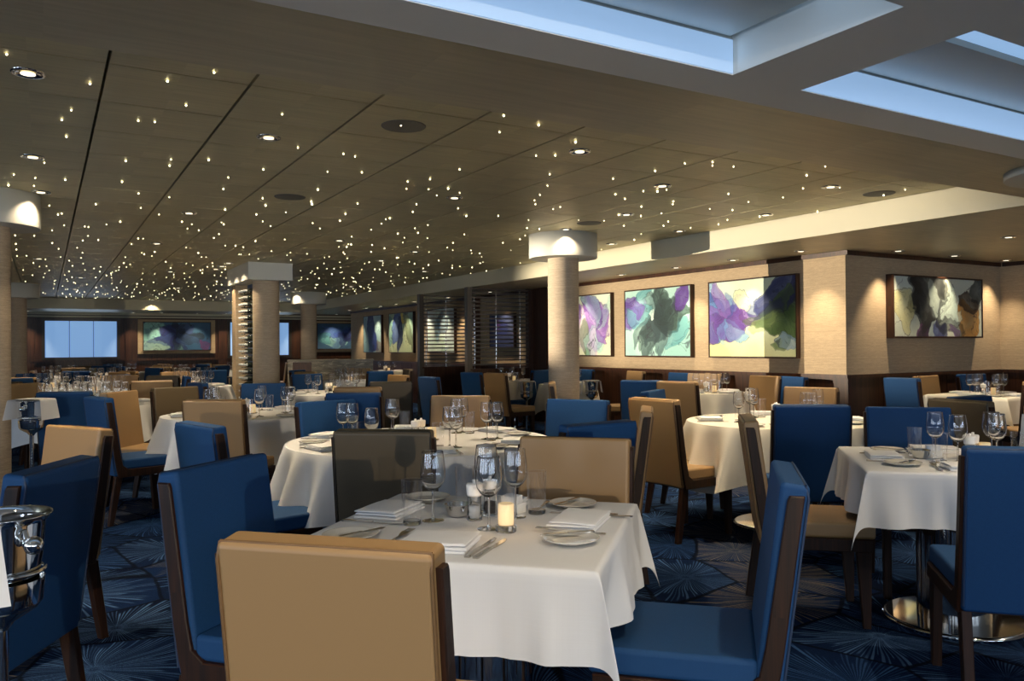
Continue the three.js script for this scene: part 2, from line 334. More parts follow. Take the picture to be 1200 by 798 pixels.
// ---------------------------------------------------------------- columns
function column(v, u, label, top, dr = 0.38, aim) {
  const g = thing('column', label, 'column', undefined, [v, 0, -u]);
  const shaft = new THREE.CylinderGeometry(0.172, 0.172, top, 48, 1, true).translate(0, top / 2, 0);
  const p = shaft.attributes.uv; for (let i = 0; i < p.count; i++) p.setXY(i, p.getX(i) * 1.08, p.getY(i) * top);
  part('shaft', shaft, M.columnCloth, g);
  part('drum', lathe([[0.17, 2.275], [dr - 0.004, 2.275], [dr, 2.279], [dr, top], [0.17, top]], 64), M.paint, g);
  part('base_ring', lathe([[0.172, 0], [0.185, 0], [0.185, 0.1], [0.172, 0.105]], 48), M.walnut, g);
  return g;
}
column(5.0, 7.43, 'round fabric column with a broad drum head near the painted wall', CEIL);
column(5.23, 2.37, 'round column with its drum head under the low soffit', SOF);
column(-0.4, 7.55, 'round column beside the draped wine bucket', CEIL);
column(5.1, 17.75, 'round column beside the grey stone counter', CEIL);
column(-0.45, 17.6, 'round column before the shaded far window', CEIL);

// wine rack between a round column and a fabric pier
{
  const v0 = 2.55, v1 = 3.1, u0 = 11.78, u1 = 13.2;
  const g = thing('wine_rack', 'tall wine rack wall between fabric piers under a square white head', 'wine rack');
  part('head', slab(v0 - 0.04, v1 + 0.04, 2.29, CEIL, u0 - 0.04, u1 + 0.04), M.paint, g);
  const c = new THREE.CylinderGeometry(0.19, 0.19, 2.29, 48, 1, true).translate((v0 + v1) / 2, 1.145, -(u0 + 0.25));
  const p = c.attributes.uv; for (let i = 0; i < p.count; i++) p.setXY(i, p.getX(i) * 1.2, p.getY(i) * 2.29);
  part('round_pier', c, M.columnCloth, g);
  part('square_pier', slab(v0 + 0.02, v1 - 0.02, 0, 2.29, u1 - 0.28, u1), M.wallcloth, g);
  part('back_panel', slab(v0 + 0.2, v0 + 0.23, 0, 2.29, u0 + 0.4, u1 - 0.28), M.rackBack, g);
  part('plinth', slab(v0 + 0.02, v1 - 0.02, 0, 0.3, u0 + 0.4, u1 - 0.28), M.walnut, g);
  for (let k = 0; k < 18; k++) for (const u of [u0 + 0.5, u0 + 0.66, u0 + 0.82]) part('peg', new THREE.CylinderGeometry(0.006, 0.006, 0.18, 8).rotateZ(Math.PI / 2).translate(v0 + 0.12, 0.42 + k * 0.1, -u), M.steel, g);
  const bottle = lathe([[0, 0], [0.036, 0], [0.037, 0.01], [0.037, 0.19], [0.030, 0.215], [0.014, 0.235], [0.0135, 0.30], [0, 0.30]], 14);
  const cap = lathe([[0.0142, 0.245], [0.0148, 0.30], [0.0148, 0.306], [0, 0.306]], 12);
  for (let k = 0; k < 18; k++) for (const u of [u0 + 0.48, u0 + 0.64, u0 + 0.80]) {
    const b = thing('wine_bottle', 'dark wine bottle lying on pegs in the rack', 'bottle', 'bottles in the wine rack', [v0 + 0.16, 0.463 + k * 0.1, -u]);
    b.rotation.z = Math.PI / 2; b.rotation.y = 0;
    const bo = part('body', bottle, M.bottle, b); bo.position.set(0, -0.14, 0);
    const ca = part('foil_cap', cap, M.foil, b); ca.position.set(0, -0.14, 0);
  }
}

// ---------------------------------------------------------------- slatted screens
function screen(u, label, rods) {
  const g = thing('slatted_screen', label, 'screen');
  const v0 = 6.22, v1 = 7.47, b = 0.93;
  part('low_wall', slab(v0, v1, 0, b - 0.03, u, u + 0.1), M.walnut, g);
  part('cap', slab(v0 - 0.01, v1, b - 0.03, b, u - 0.01, u + 0.11), M.walnut, g);
  part('post', slab(v0 - 0.06, v0 + 0.03, 0, SOF - 0.005, u - 0.005, u + 0.105), M.slat, g);
  part('post', slab(v1 - 0.1, v1 - 0.005, b, SOF - 0.005, u - 0.005, u + 0.105), M.walnut, g);
  for (const v of [v0 + 0.1, v0 + 0.52, v0 + 1.0]) part('rod', cyl(0.006, 0.006, SOF - b - 0.01, v, b, -(u + 0.05), 10), M.steel, g);
  for (let k = 0; k < 19; k++) { const h = b + 0.06 + k * 0.0715; part('slat', slab(v0 + 0.03, v1 - 0.1, h, h + 0.022, u + 0.012, u + 0.088), M.slat, g); }
}
screen(12.05, 'dark slatted screen standing next to the three framed paintings');
screen(14.05, 'dark slatted screen standing deeper between the booths');
struct('trim_9', slab(V_WALL - 0.05, V_WALL - 0.001, 0, SOF - 0.002, 11.62, 12.04), M.walnut);

// ---------------------------------------------------------------- paintings
const PAL = {};
function ink(w, h, s, base, blobs) {
  const asp = w / h;
  return tex(w, h, (x, y) => {
    const px = x * asp, py = y;
    const wx = (fbm(px * 1.5, py * 1.5, s, 5) - 0.47), wy = (fbm(px * 1.5 + 9, py * 1.5 + 4, s + 1, 5) - 0.47);
    const ax = px + 0.7 * wx, ay = py + 0.7 * wy;
    const qx = ax + 0.16 * (fbm(ax * 4.2 + 3, ay * 4.2, s + 5, 4) - 0.47), qy = ay + 0.16 * (fbm(ax * 4.2, ay * 4.2 + 7, s + 6, 4) - 0.47);
    const t = clamp(fbm(qx * 1.3, qy * 1.3, s + 3, 3) * 1.5 - 0.25);
    let c = mix3(base[0], base[1], clamp(t + (py - 0.5) * 0.5));
    blobs.forEach(([bx, by, rx, ry, rot, col, strength], k) => {
      const ca = Math.cos(rot), sa = Math.sin(rot), ex = qx - bx * asp, ey = qy - by;
      const dx = (ex * ca + ey * sa) / rx, dy = (-ex * sa + ey * ca) / ry, a = Math.atan2(dy, dx), e = Math.hypot(dx, dy);
      if (e > 1.8) return;
      const d = e + 0.34 * (fbm(Math.cos(a) * 1.7 + k * 5 + 9, Math.sin(a) * 1.7 + 9, s + k * 3, 3) - 0.47);
      const petal = clamp(2.2 * fbm(qx * 2.4 + Math.cos(a) * 0.6 + k, qy * 2.4 + d * 0.9, s + k, 4) - 0.55);
      const m = sstep(1.04, 0.86, d) * (0.50 + 0.30 * petal + 0.5 * fbm(qx * 5 + k * 9, qy * 5, s + 8, 3)) * (0.72 + 0.35 * clamp(d)) * strength;
      c = mix3(c, col, clamp(m));
      const line = sstep(0.035, 0.0, Math.abs(d - 0.97)) * strength * (0.15 + 0.9 * vnoise(qx * 5 + k, qy * 5, s + 12));
      c = mix3(c, mix3(col, [10, 12, 20], 0.8), clamp(line * 0.8));
      const v = Math.abs(fbm(Math.cos(a) * 3 + k, Math.sin(a) * 3 + d * 0.8, s + k * 7, 3) - 0.45);
      c = mix3(c, mix3(col, [8, 10, 18], 0.7), sstep(0.016, 0, v) * sstep(1.02, 0.85, d) * sstep(0.1, 0.3, d) * 0.55 * strength);
    });
    const fil = sstep(0.010, 0, Math.abs(fbm(qx * 2.1 + 3, qy * 2.1 + 8, s + 31, 4) - 0.46)) * sstep(0.42, 0.6, vnoise(px * 2, py * 2, s + 33));
    c = mix3(c, [30, 30, 44], fil * 0.55);
    const g = 0.97 + 0.06 * vnoise(x * w * 0.5, y * h * 0.5, 4);
    return [c[0] * g, c[1] * g, c[2] * g];
  }, { wrap: false });
}
function d0(x, y) { return Math.hypot(x, y); }
const CREAM = [222, 222, 190], MINT = [150, 200, 190], TEAL = [70, 140, 150], VIO = [88, 52, 140], PURPLE = [128, 84, 170], NAVY = [24, 34, 92], COBALT = [48, 74, 160], DGREEN = [28, 48, 44], LEAF = [64, 92, 48], BLACK = [22, 26, 28], AMBER = [190, 128, 52], GOLD = [226, 196, 60], PALE = [206, 226, 214], PLUM = [96, 48, 96], SKY = [110, 160, 205];
// radiating translucent petals round a heart
function petals(cx, cy, n, cols, s, len = 0.42, asp = 1.47) {
  const out = [];
  for (let k = 0; k < n; k++) {
    const a = 6.283 * (k + 0.6 * hash2(k, s, 1)) / n, l = len * (0.6 + 0.7 * hash2(k, s, 2));
    out.push([cx + Math.cos(a) * l * 0.62 / asp, cy + Math.sin(a) * l * 0.62, l * 0.62, l * (0.2 + 0.2 * hash2(k, s, 3)), a, cols[Math.floor(hash2(k, s, 4) * cols.length)], 0.45 + 0.3 * hash2(k, s, 5)]);
  }
  return out;
}
// canvas in the plane of local +z, frame around it; x runs across
function painting(label, texture, w, h, pos, turn, fw = 0.018, depth = 0.06) {
  const g = thing('painting', label, 'painting', undefined, pos, turn);
  part('canvas', new THREE.PlaneGeometry(w, h).translate(0, 0, depth - 0.006), std({ map: texture, roughness: 0.6 }), g);
  part('backing_board', box(w, h, depth - 0.016, 0, 0, (depth - 0.016) / 2), M.white, g);
  const s = w / 2 + fw / 2, t = h / 2 + fw / 2;
  part('frame', metric(merge([box(w + 2 * fw, fw, depth, 0, t, depth / 2), box(w + 2 * fw, fw, depth, 0, -t, depth / 2), box(fw, h, depth, -s, 0, depth / 2), box(fw, h, depth, s, 0, depth / 2)])), M.frame, g);
}
const onRight = (u, h) => [V_WALL - 0.004, h, -u];     // faces -v: local +z -> -x : turn = -90
const TR = -Math.PI / 2;
// texture x runs toward the viewer's right when seen from the room
painting('tall painting of violet ink bloom over cream, half behind the round column', ink(480, 327, 11, [CREAM, PALE], [[0.72, 0.55, 0.32, 0.42, 0.3, PURPLE, 1], [0.6, 0.7, 0.2, 0.3, -0.4, VIO, 0.9], [0.48, 0.3, 0.14, 0.22, 0.5, LEAF, 0.9], [0.8, 0.28, 0.2, 0.2, 0, MINT, 0.7], [0.2, 0.6, 0.3, 0.3, 0, VIO, 0.8], ...petals(0.7, 0.5, 10, [PURPLE, VIO, MINT, [190, 170, 210]], 9, 0.45)]), 1.38, 0.94, onRight(10.47, 1.63), TR);
painting('painting of a grey green flower shape with violet tips on pale teal', ink(560, 382, 23, [MINT, PALE], [[0.12, 0.62, 0.3, 0.25, 0.8, VIO, 0.8], [0.2, 0.75, 0.12, 0.3, -0.6, TEAL, 0.7], [0.5, 0.72, 0.22, 0.36, 0.0, DGREEN, 0.85], [0.80, 0.8, 0.14, 0.36, -0.5, VIO, 0.9], [0.28, 0.5, 0.36, 0.12, -0.6, BLACK, 0.7], [0.75, 0.5, 0.34, 0.12, 0.5, DGREEN, 0.8], [0.46, 0.3, 0.26, 0.16, 0, [44, 66, 70], 0.9], [0.8, 0.3, 0.2, 0.14, 0.2, TEAL, 0.7], ...petals(0.45, 0.45, 13, [DGREEN, [60, 80, 84], [36, 54, 56], TEAL, [150, 190, 186], [44, 66, 70]], 3, 0.46), [0.12, 0.72, 0.16, 0.26, 0.5, VIO, 0.85], [0.82, 0.82, 0.13, 0.32, -0.5, VIO, 0.9], [0.43, 0.5, 0.05, 0.09, 0, PALE, 1]]), 1.38, 0.94, onRight(8.73, 1.63), TR);
painting('painting of purple petals and a dark green bloom over pale yellow', ink(600, 409, 37, [[214, 214, 150], PALE], [[0.05, 0.75, 0.3, 0.3, 0.2, SKY, 0.6], [0.12, 0.5, 0.3, 0.3, 0.4, COBALT, 0.9], [0.36, 0.52, 0.26, 0.30, -0.5, VIO, 1], [0.26, 0.72, 0.3, 0.14, 0.4, SKY, 0.6], [0.50, 0.86, 0.17, 0.2, 0.2, [220, 228, 176], 0.9], [0.85, 0.82, 0.3, 0.26, 0, NAVY, 0.85], [0.80, 0.45, 0.26, 0.27, 0.2, LEAF, 0.95], [0.92, 0.62, 0.2, 0.2, 0, DGREEN, 0.9], [0.55, 0.55, 0.2, 0.06, -0.8, [80, 40, 70], 0.8], ...petals(0.3, 0.55, 9, [VIO, COBALT, PURPLE, SKY], 5, 0.4), ...petals(0.82, 0.5, 9, [LEAF, DGREEN, NAVY, [120, 140, 80]], 8, 0.36), [0.5, 0.88, 0.16, 0.17, 0.2, [216, 226, 180], 0.9], [0.86, 0.12, 0.22, 0.12, 0, [120, 150, 190], 0.8]]), 1.38, 0.94, onRight(6.99, 1.63), TR);
painting('painting of a dark grey plume with amber and cream ink', ink(640, 253, 51, [CREAM, [196, 208, 200]], [[0.36, 0.72, 0.62, 0.5, 0.1, BLACK, 1], [0.1, 0.5, 0.2, 0.4, 0.5, [214, 206, 140], 0.8], [0.62, 0.55, 0.3, 0.34, 0.6, PALE, 0.95], [0.84, 0.35, 0.32, 0.34, 0.2, AMBER, 0.95], [0.86, 0.66, 0.26, 0.16, 0, [50, 34, 22], 0.85], [0.5, 0.18, 0.3, 0.24, 0, NAVY, 0.9], [0.36, 0.16, 0.2, 0.18, 0, PLUM, 0.9], [0.68, 0.14, 0.12, 0.12, 0, PURPLE, 0.8], [0.96, 0.9, 0.2, 0.2, 0, BLACK, 0.8], ...petals(0.5, 0.42, 10, [BLACK, [70, 76, 78], NAVY, PALE, [40, 44, 50]], 6, 0.5, 2.5), [0.64, 0.58, 0.2, 0.26, 0.6, PALE, 0.9]]), 1.72, 0.68, [9.07, 1.725, -(U_CORNER - 0.004)], 0, 0.02, 0.09);
painting('painting of dark blue drips, second from the far end of the papered wall', ink(224, 150, 63, [[120, 160, 170], PALE], [[0.5, 0.6, 0.34, 0.5, 0.2, NAVY, 1], [0.35, 0.4, 0.2, 0.4, -0.3, [30, 60, 110], 0.9], [0.65, 0.35, 0.2, 0.3, 0.3, [40, 60, 130], 0.9], [0.8, 0.1, 0.3, 0.2, 0, [120, 90, 70], 0.6]]), 1.3, 0.94, onRight(20.05, 1.66), TR);
painting('painting of golden flame and blue drips on pale green', ink(224, 150, 71, [[190, 196, 150], MINT], [[0.58, 0.85, 0.16, 0.24, 0.3, GOLD, 1], [0.35, 0.6, 0.2, 0.44, -0.5, COBALT, 1], [0.5, 0.5, 0.14, 0.36, 0.2, NAVY, 0.9], [0.85, 0.6, 0.22, 0.5, 0.2, [80, 90, 60], 0.8], [0.1, 0.5, 0.2, 0.5, 0, TEAL, 0.7]]), 1.5, 0.94, onRight(18.1, 1.66), TR);
painting('pale grey blue painting seen through the deeper slatted screen', ink(224, 160, 83, [PALE, [190, 206, 214]], [[0.6, 0.6, 0.3, 0.3, 0, [90, 110, 130], 0.8], [0.4, 0.4, 0.2, 0.3, 0, SKY, 0.5]]), 1.35, 0.94, onRight(15.85, 1.66), TR);
painting('small indigo painting seen through the slats between the booths', ink(160, 128, 91, [[40, 50, 90], [90, 100, 130]], [[0.5, 0.5, 0.4, 0.3, 0, NAVY, 0.9], [0.3, 0.7, 0.2, 0.2, 0, PLUM, 0.7]]), 0.9, 0.6, onRight(13.15, 1.6), TR);
function matPainting(label, texture, w, h, v, hh) {
  painting(label, texture, w, h, [v, hh, -(U_FAR - 0.052)], 0, 0.02, 0.05);
  return struct('trim_' + (matPainting.k = (matPainting.k || 9) + 1), slab(v - w / 2 - 0.14, v + w / 2 + 0.14, hh - h / 2 - 0.1, hh + h / 2 + 0.08, U_FAR - 0.05, U_FAR - 0.001), M.wallcloth);
}
matPainting('wide painting of blue and mint ink on the far walnut wall', ink(320, 150, 101, [[36, 70, 110], [70, 120, 150]], [[0.1, 0.75, 0.4, 0.35, 0.2, [150, 210, 200], 1], [0.1, 0.25, 0.5, 0.2, 0.3, [180, 214, 190], 0.9], [0.4, 0.6, 0.5, 0.4, 0, NAVY, 1], [0.62, 0.7, 0.4, 0.3, 0.5, [60, 80, 130], 0.8], [0.75, 0.4, 0.5, 0.2, 0.3, [20, 40, 50], 0.9], [0.46, 0.12, 0.2, 0.2, 0, [110, 150, 130], 0.8], ...petals(0.5, 0.5, 12, [NAVY, COBALT, [60, 90, 140], [20, 40, 60]], 4, 0.6, 2.1), [0.1, 0.72, 0.3, 0.3, 0.2, [150, 210, 200], 0.9], [0.9, 0.1, 0.2, 0.2, 0, PLUM, 0.9]]), 1.72, 0.76, 3.2, 1.66);
matPainting('wide painting of cobalt and mint ink past the stone counter', ink(256, 140, 113, [[40, 76, 110], [80, 120, 150]], [[0.7, 0.6, 0.5, 0.3, 0, NAVY, 1], [0.25, 0.6, 0.3, 0.3, 0, [80, 110, 180], 0.9], [0.3, 0.2, 0.4, 0.2, 0, MINT, 0.9], [0.1, 0.3, 0.2, 0.2, 0, TEAL, 0.8], ...petals(0.45, 0.55, 10, [NAVY, COBALT, [70, 110, 180]], 7, 0.5, 1.8)]), 1.72, 0.76, 8.0, 1.66);

// ---------------------------------------------------------------- ceiling fittings
const downGeo = { ring: lathe([[0.052, 0.002], [0.056, -0.006], [0.068, -0.006], [0.07, 0.001], [0.07, 0.003]], 28), cone: lathe([[0.052, 0.0], [0.036, 0.03], [0.03, 0.045]], 24), disc: cyl(0.03, 0.03, 0.004, 0, 0.038, 0, 20) };
function downlight(v, u, cd = DOWNLIGHT_CD, h = CEIL, angle = 0.72, tilt) {
  const t = thing('downlight', h === CEIL ? 'small round recessed downlight in the panelled ceiling' : h === GRID ? 'small recessed downlight in the plain coffered ceiling' : 'small recessed spotlight in the low soffit by the paintings', 'downlight', h === CEIL ? 'downlights in the panelled ceiling' : h === GRID ? 'downlights in the coffered ceiling' : 'spotlights in the soffit', [v, h - 0.001, -u]);
  part('trim_ring', downGeo.ring, M.chrome, t);
  const c = part('reflector', downGeo.cone, M.chrome, t); c.position.y = -0.04 + 0.033; c.scale.y = 0.15;
  const d = part('lamp', downGeo.disc, M.lampDisc, t); d.position.y = -0.0415; d.scale.y = 0.9;
  if (cd) spot(t, WARM, cd, [0, -0.012, 0], tilt ? [tilt[0], tilt[1], -tilt[2]] : [0, -1, 0], angle, 0.55, 1.2);
}
for (const [v, u] of [[-0.06, 4.17], [-0.06, 5.97], [1.14, 4.77], [2.94, 4.17], [4.14, 4.77], [4.74, 5.97], [4.14, 3.57], [5.34, 4.17], [5.94, 5.37], [1.14, 7.77], [2.94, 5.97], [5.94, 7.77], [5.94, 6.57], [2.94, 8.97], [4.14, 9.57], [4.14, 10.77], [5.34, 11.97], [1.14, 10.17], [-0.06, 12.57], [1.74, 13.77], [0.54, 15.57], [3.54, 14.37], [5.34, 15.57], [2.34, 17.37], [0.54, 18.57], [3.54, 19.17], [5.34, 20.37]]) downlight(v, u);
for (const [v, u, k] of [[0.3, 1.05, 1], [1.9, 1.05, 1], [3.5, 1.05, 2.2], [5.1, 1.05, 2.2], [-1.2, 1.05, 1], [0.3, -0.8, 1], [2.7, -0.8, 1.4]]) downlight(v, u, COFFER_CD * k, GRID, 1.0);
// close beside the drum heads
for (const [v, u] of [[4.77, 7.03], [-0.02, 7.27], [4.70, 17.51]]) downlight(v, u, DRUM_CD, CEIL, 1.05);
for (const u of [12.05, 12.55, 13.05]) downlight(2.3, u, 4.0, CEIL, 1.05);
for (const v of [2.34, 5.34]) downlight(v, 21.87, FASCIA_CD, CEIL, 0.95);
// soffit spots that wash the paintings
for (const u of [5.95, 6.95, 7.95, 9.1, 10.4, 13.0, 14.8, 15.6, 16.5, 17.6, 18.6, 19.6, 20.9]) downlight(7.12, u, WALLSPOT_CD, SOF, 0.62, [0.22, -1, 0]);
for (const v of [8.07, 9.12, 10.2]) downlight(v, 5.44, WALLSPOT_CD, SOF, 0.62, [0, -1, 0.14]);
downlight(8.0, 4.24, DOWNLIGHT_CD, SOF); downlight(9.3, 3.2, DOWNLIGHT_CD, SOF);
for (const v of [-0.35, 2.05, 2.75, 3.65, 4.42, 6.6, 7.6, 8.4]) downlight(v, 23.5, WALLSPOT_CD, v > 6.27 ? SOF : 2.29, 0.62, [0, -1, 0.25]);
for (const [v, u] of [[1.74, 4.17], [5.94, 4.17], [1.74, 6.57], [4.74, 6.57]]) solo('ceiling_speaker', lathe([[0, 0], [0.12, 0], [0.125, 0.004], [0.125, 0.008]], 36), M.grille, 'flat round loudspeaker grille in the panelled ceiling', 'loudspeaker', 'loudspeakers in the ceiling', [v, CEIL - 0.006, -u]);

// tiny star lights
{
  const bulb = mergeVertices(new THREE.SphereGeometry(1, 8, 6)), list = [];
  for (let i = -1; i < 10; i++) for (let j = -1; j < 30; j++) {
    const n = 1 + Math.floor(rnd() * 2.3);
    for (let k = 0; k < n; k++) {
      const v = 0.24 + 0.6 * i + 0.04 + 0.52 * rnd(), u = 3.87 + 0.6 * j + 0.04 + 0.52 * rnd(), s = 0.0036 + 0.0045 * rnd() * rnd();
      if (u < U_BEAM + 0.05 || u > U_FASCIA - 0.1 || v > V_FASCIA - 0.06) continue;
      if ([[5, 7.43], [-0.4, 7.55], [5.1, 17.75], [-0.45, 17.6]].some(([a, b]) => Math.hypot(a - v, b - u) < 0.42) || (v > 2.45 && v < 3.2 && u > 11.7 && u < 13.3)) continue;
      list.push([Math.hypot(v, u) + (v < -0.35 ? 30 : 0), v, u, s]);
    }
  }
  list.sort((a, b) => a[0] - b[0]);
  const stem = new THREE.CylinderGeometry(0.25, 0.25, 1.4, 6).translate(0, 0.9, 0);
  list.slice(0, 298).forEach(([, v, u, s]) => {
    const t = thing('star_light', 'tiny glowing star light under the panelled ceiling', 'star light', 'star lights in the ceiling', [v, CEIL - 1.5 * s, -u]);
    const b = part('bulb', bulb, M.bulb, t); b.scale.setScalar(s);
    const q = part('stem', stem, M.chrome, t); q.scale.set(s, s * 0.8, s);
  });
  const rest = list.slice(298), inst = new THREE.InstancedMesh(bulb, M.bulb, rest.length), m4 = new THREE.Matrix4();
  rest.forEach(([, v, u, s], k) => { m4.makeScale(s, s, s).setPosition(v, CEIL - 1.2 * s, -u); inst.setMatrixAt(k, m4); });
  inst.name = 'distant_star_lights'; scene.add(inst); tag(inst, 'field of tiny star lights glittering deep in the room', 'star lights'); inst.userData.kind = 'stuff';
}

// ---------------------------------------------------------------- chairs
const W = 0.45;
function crown(g, wx, hy, c) { const p = g.attributes.position; for (let i = 0; i < p.count; i++) { const k = (1 - Math.pow(clamp(Math.abs(p.getX(i)) / 0.215), 2)) * (1 - Math.pow(clamp(Math.abs(p.getY(i)) / hy), 2)); p.setZ(i, p.getZ(i) + Math.sign(p.getZ(i)) * c * k); } }
const chairGeo = {
  backrest: (() => { const g = new RoundedBoxGeometry(W - 0.014, 0.585, 0.074, 4, 0.014); crown(g, 0.5, 0.2925, 0.007); return g.rotateX(R(7.6)).translate(0, 0.652, 0.247); })(),
  seat: (() => { const g = new RoundedBoxGeometry(W - 0.014, 0.074, 0.45, 4, 0.016); const p = g.attributes.position; for (let i = 0; i < p.count; i++) if (p.getY(i) > 0.02) p.setY(i, p.getY(i) + 0.006 * (1 - Math.pow(p.getX(i) / 0.215, 2)) * (1 - Math.pow(p.getZ(i) / 0.225, 2))); return g.translate(0, 0.443, -0.036); })(),
  side: profile([[-0.222, 0.35], [0.245, 0.35], [0.245, 0.408], [-0.15, 0.408], [-0.19, 0.44], [-0.207, 0.52], [-0.264, 0.900], [-0.270, 0.912], [-0.307, 0.912], [-0.305, 0.900], [-0.252, 0.50], [-0.238, 0.42]], 0.024, 0.003, 1),
  rail: box(W - 0.05, 0.055, 0.024, 0, 0.378, 0),
  rear: (() => { const s = profile([[-0.240, 0.36], [-0.188, 0.36], [-0.235, 0.10], [-0.255, 0], [-0.29, 0], [-0.275, 0.12]], 0.036, 0.003, 1); return s; })(),
  front: profile([[0.175, 0.352], [0.242, 0.352], [0.236, 0.0], [0.203, 0.0]], 0.036, 0.003, 1),
  pipe: (() => {
    const x = W / 2 - 0.0105, edge = (s) => tube([[s * x, 0.38, 0.246], [s * x, 0.42, 0.2515], [s * x, 0.65, 0.282], [s * x, 0.88, 0.3128], [s * x, 0.920, 0.3172], [s * (x - 0.002), 0.937, 0.310]], 0.0042, 16, 5);
    return merge([edge(1), edge(-1), tube([[-x + 0.002, 0.937, 0.310], [0, 0.9375, 0.310], [x - 0.002, 0.937, 0.310]], 0.0042, 4, 5)]);
  })(),
};
for (const k of ['side', 'rear', 'front', 'rail']) chairGeo[k] = metric(chairGeo[k]);
const protos = {};
function makeChair(kind) {
  const g = new THREE.Group(); g.name = 'dining_chair';
  part('seat', chairGeo.seat, M[kind], g); part('piping', chairGeo.pipe, M.pipe[kind], part('backrest', chairGeo.backrest, M[kind], g));
  for (const s of [-1, 1]) {
    part('side_frame', chairGeo.side, M.chairWood, g, [s * (W / 2 - 0.007), 0, 0]);
    part('leg', chairGeo.rear, M.chairWood, g, [s * (W / 2 - 0.022), 0, 0]);
    part('leg', chairGeo.front, M.chairWood, g, [s * (W / 2 - 0.022), 0, 0]);
  }
  part('seat_rail', chairGeo.rail, M.chairWood, g, [0, 0, -0.22]); part('seat_rail', chairGeo.rail, M.chairWood, g, [0, 0, 0.205]);
  return g;
}
for (const k of ['tan', 'taupe', 'blue']) protos[k] = makeChair(k);
const KIND = { tan: 'tan leather', taupe: 'dark taupe leather', blue: 'deep blue fabric' };
// (v, u) of the top of the backrest, heading in degrees from the u axis toward v
const seats = [], tops = [];
function chair(kind, v, u, deg, label, group) {
  const f = 0.285, a = R(deg), c = protos[kind].clone();
  seats.push([v + f * Math.sin(a), u + f * Math.cos(a)]);
  c.name = numbered('dining_chair'); c.position.set(v + f * Math.sin(a), 0, -(u + f * Math.cos(a))); c.rotation.y = -a; scene.add(c);
  return tag(c, label, 'chair', group);
}
const q2 = Math.SQRT1_2;
// round the square table with the steel bowl
chair('tan', 0.455, 1.46, 45, 'tan leather dining chair with its back turned, at the steel bowl table');
chair('blue', 1.82, 1.57, -45, 'blue fabric dining chair whose walnut side edge shows, at the steel bowl table');
chair('blue', 0.47, 2.67, 139, 'blue fabric dining chair between the steel bowl table and a taupe chair');
chair('tan', 1.80, 2.60, -133, 'tan leather dining chair tucked in across the steel bowl table');
// off the frame: a table at the side, with two of its chairs in view
chair('blue', 0.03, 2.9, -61, 'blue fabric dining chair directly behind the ball-handled ice bucket');
chair('tan', 0.14, 4.26, -119, 'tan leather dining chair beside the blue chair by the ice bucket');
// round the largest round table
chair('taupe', 1.27, 3.29, 38, 'dark taupe leather chair with its back to the steel bowl table');
chair('blue', 0.64, 4.07, 76, 'blue fabric chair casting its shadow on a tan chair back');
chair('blue', 1.655, 5.36, 166, 'blue fabric chair facing the big round table from beyond its linen');
chair('tan', 2.66, 5.32, -142, 'tan leather chair facing the big round table beside the candle');
chair('blue', 3.1, 4.44, -122, 'blue fabric chair in front of the round fabric column');
chair('blue', 2.24, 3.04, -6, 'blue fabric chair wedged behind the tan chair of the bowl table');
chair('tan', 2.98, 3.58, -50, 'tan leather chair seen edge-on beside the big round table');
// the round table by the painted wall
chair('tan', 3.56, 4.21, 86, 'tan leather chair with dark side frame at the ivory round table');
chair('blue', 4.22, 5.0, 148, 'blue fabric chair at the ivory round table, behind a tan chair');
chair('blue', 3.93, 3.22, 37, 'blue fabric chair with its full back in front of the ivory round table');
chair('tan', 5.55, 4.55, -110, 'tan leather chair across the ivory round table');
// the square table on the chrome pedestal
chair('tan', 3.02, 2.86, 133, 'tan leather chair seen edge-on beside the chrome pedestal table');
chair('blue', 4.22, 2.80, -135, 'blue fabric chair facing across the chrome pedestal table');
chair('blue', 2.90, 1.46, 46, 'blue fabric chair whose back hides part of the chrome pedestal');
chair('taupe', 5.02, 2.97, 100, 'dark taupe chair between the chrome pedestal table and the far square table');
chair('blue', 5.42, 3.14, 0, 'blue fabric chair tucked behind a taupe chair near the far square table');
// the square table in the alcove corner
chair('blue', 7.78, 5.22, 100, 'blue fabric chair against the alcove wainscot');
chair('tan', 8.5, 5.42, 176, 'tan leather chair against the alcove wainscot');
chair('blue', 9.35, 5.4, 186, 'blue fabric chair behind the glasses of the alcove table');
chair('tan', 9.6, 4.6, -95, 'tan leather chair at the end of the alcove table');
chair('tan', 8.0, 3.9, 35, 'tan leather chair with its back to the room at the alcove table');
// tables along the painted wall
chair('blue', 5.34, 6.5, 50, 'blue fabric chair with lit back at the first booth table');
chair('tan', 5.42, 6.05, 72, 'tan leather chair with lit back at the first booth table');
chair('tan', 7.22, 7.55, -110, 'tan leather chair against the wall under the grey green flower painting');
chair('blue', 7.2, 7.95, -90, 'blue fabric chair against the wall under the grey green flower painting');
chair('tan', 7.22, 6.55, -90, 'tan leather chair against the wall under the purple petal painting');
chair('blue', 7.24, 6.18, -80, 'blue fabric chair against the wall under the purple petal painting');
chair('blue', 7.25, 10.2, -92, 'blue fabric chair against the wall under the violet bloom painting');
chair('tan', 7.22, 8.9, -80, 'tan leather chair against the wall between two paintings');
chair('blue', 5.22, 10.1, 80, 'blue fabric chair with its side to the low screen wall');
chair('tan', 5.32, 9.58, 78, 'tan leather chair with its side to the low screen wall');
chair('blue', 6.55, 10.35, -20, 'blue fabric chair behind the towel draped wine cooler');
chair('tan', 4.40, 6.76, 123, 'tan leather chair close behind the round fabric column');
chair('blue', 4.02, 8.9, 85, 'blue fabric chair seen edge-on against the low screen wall');
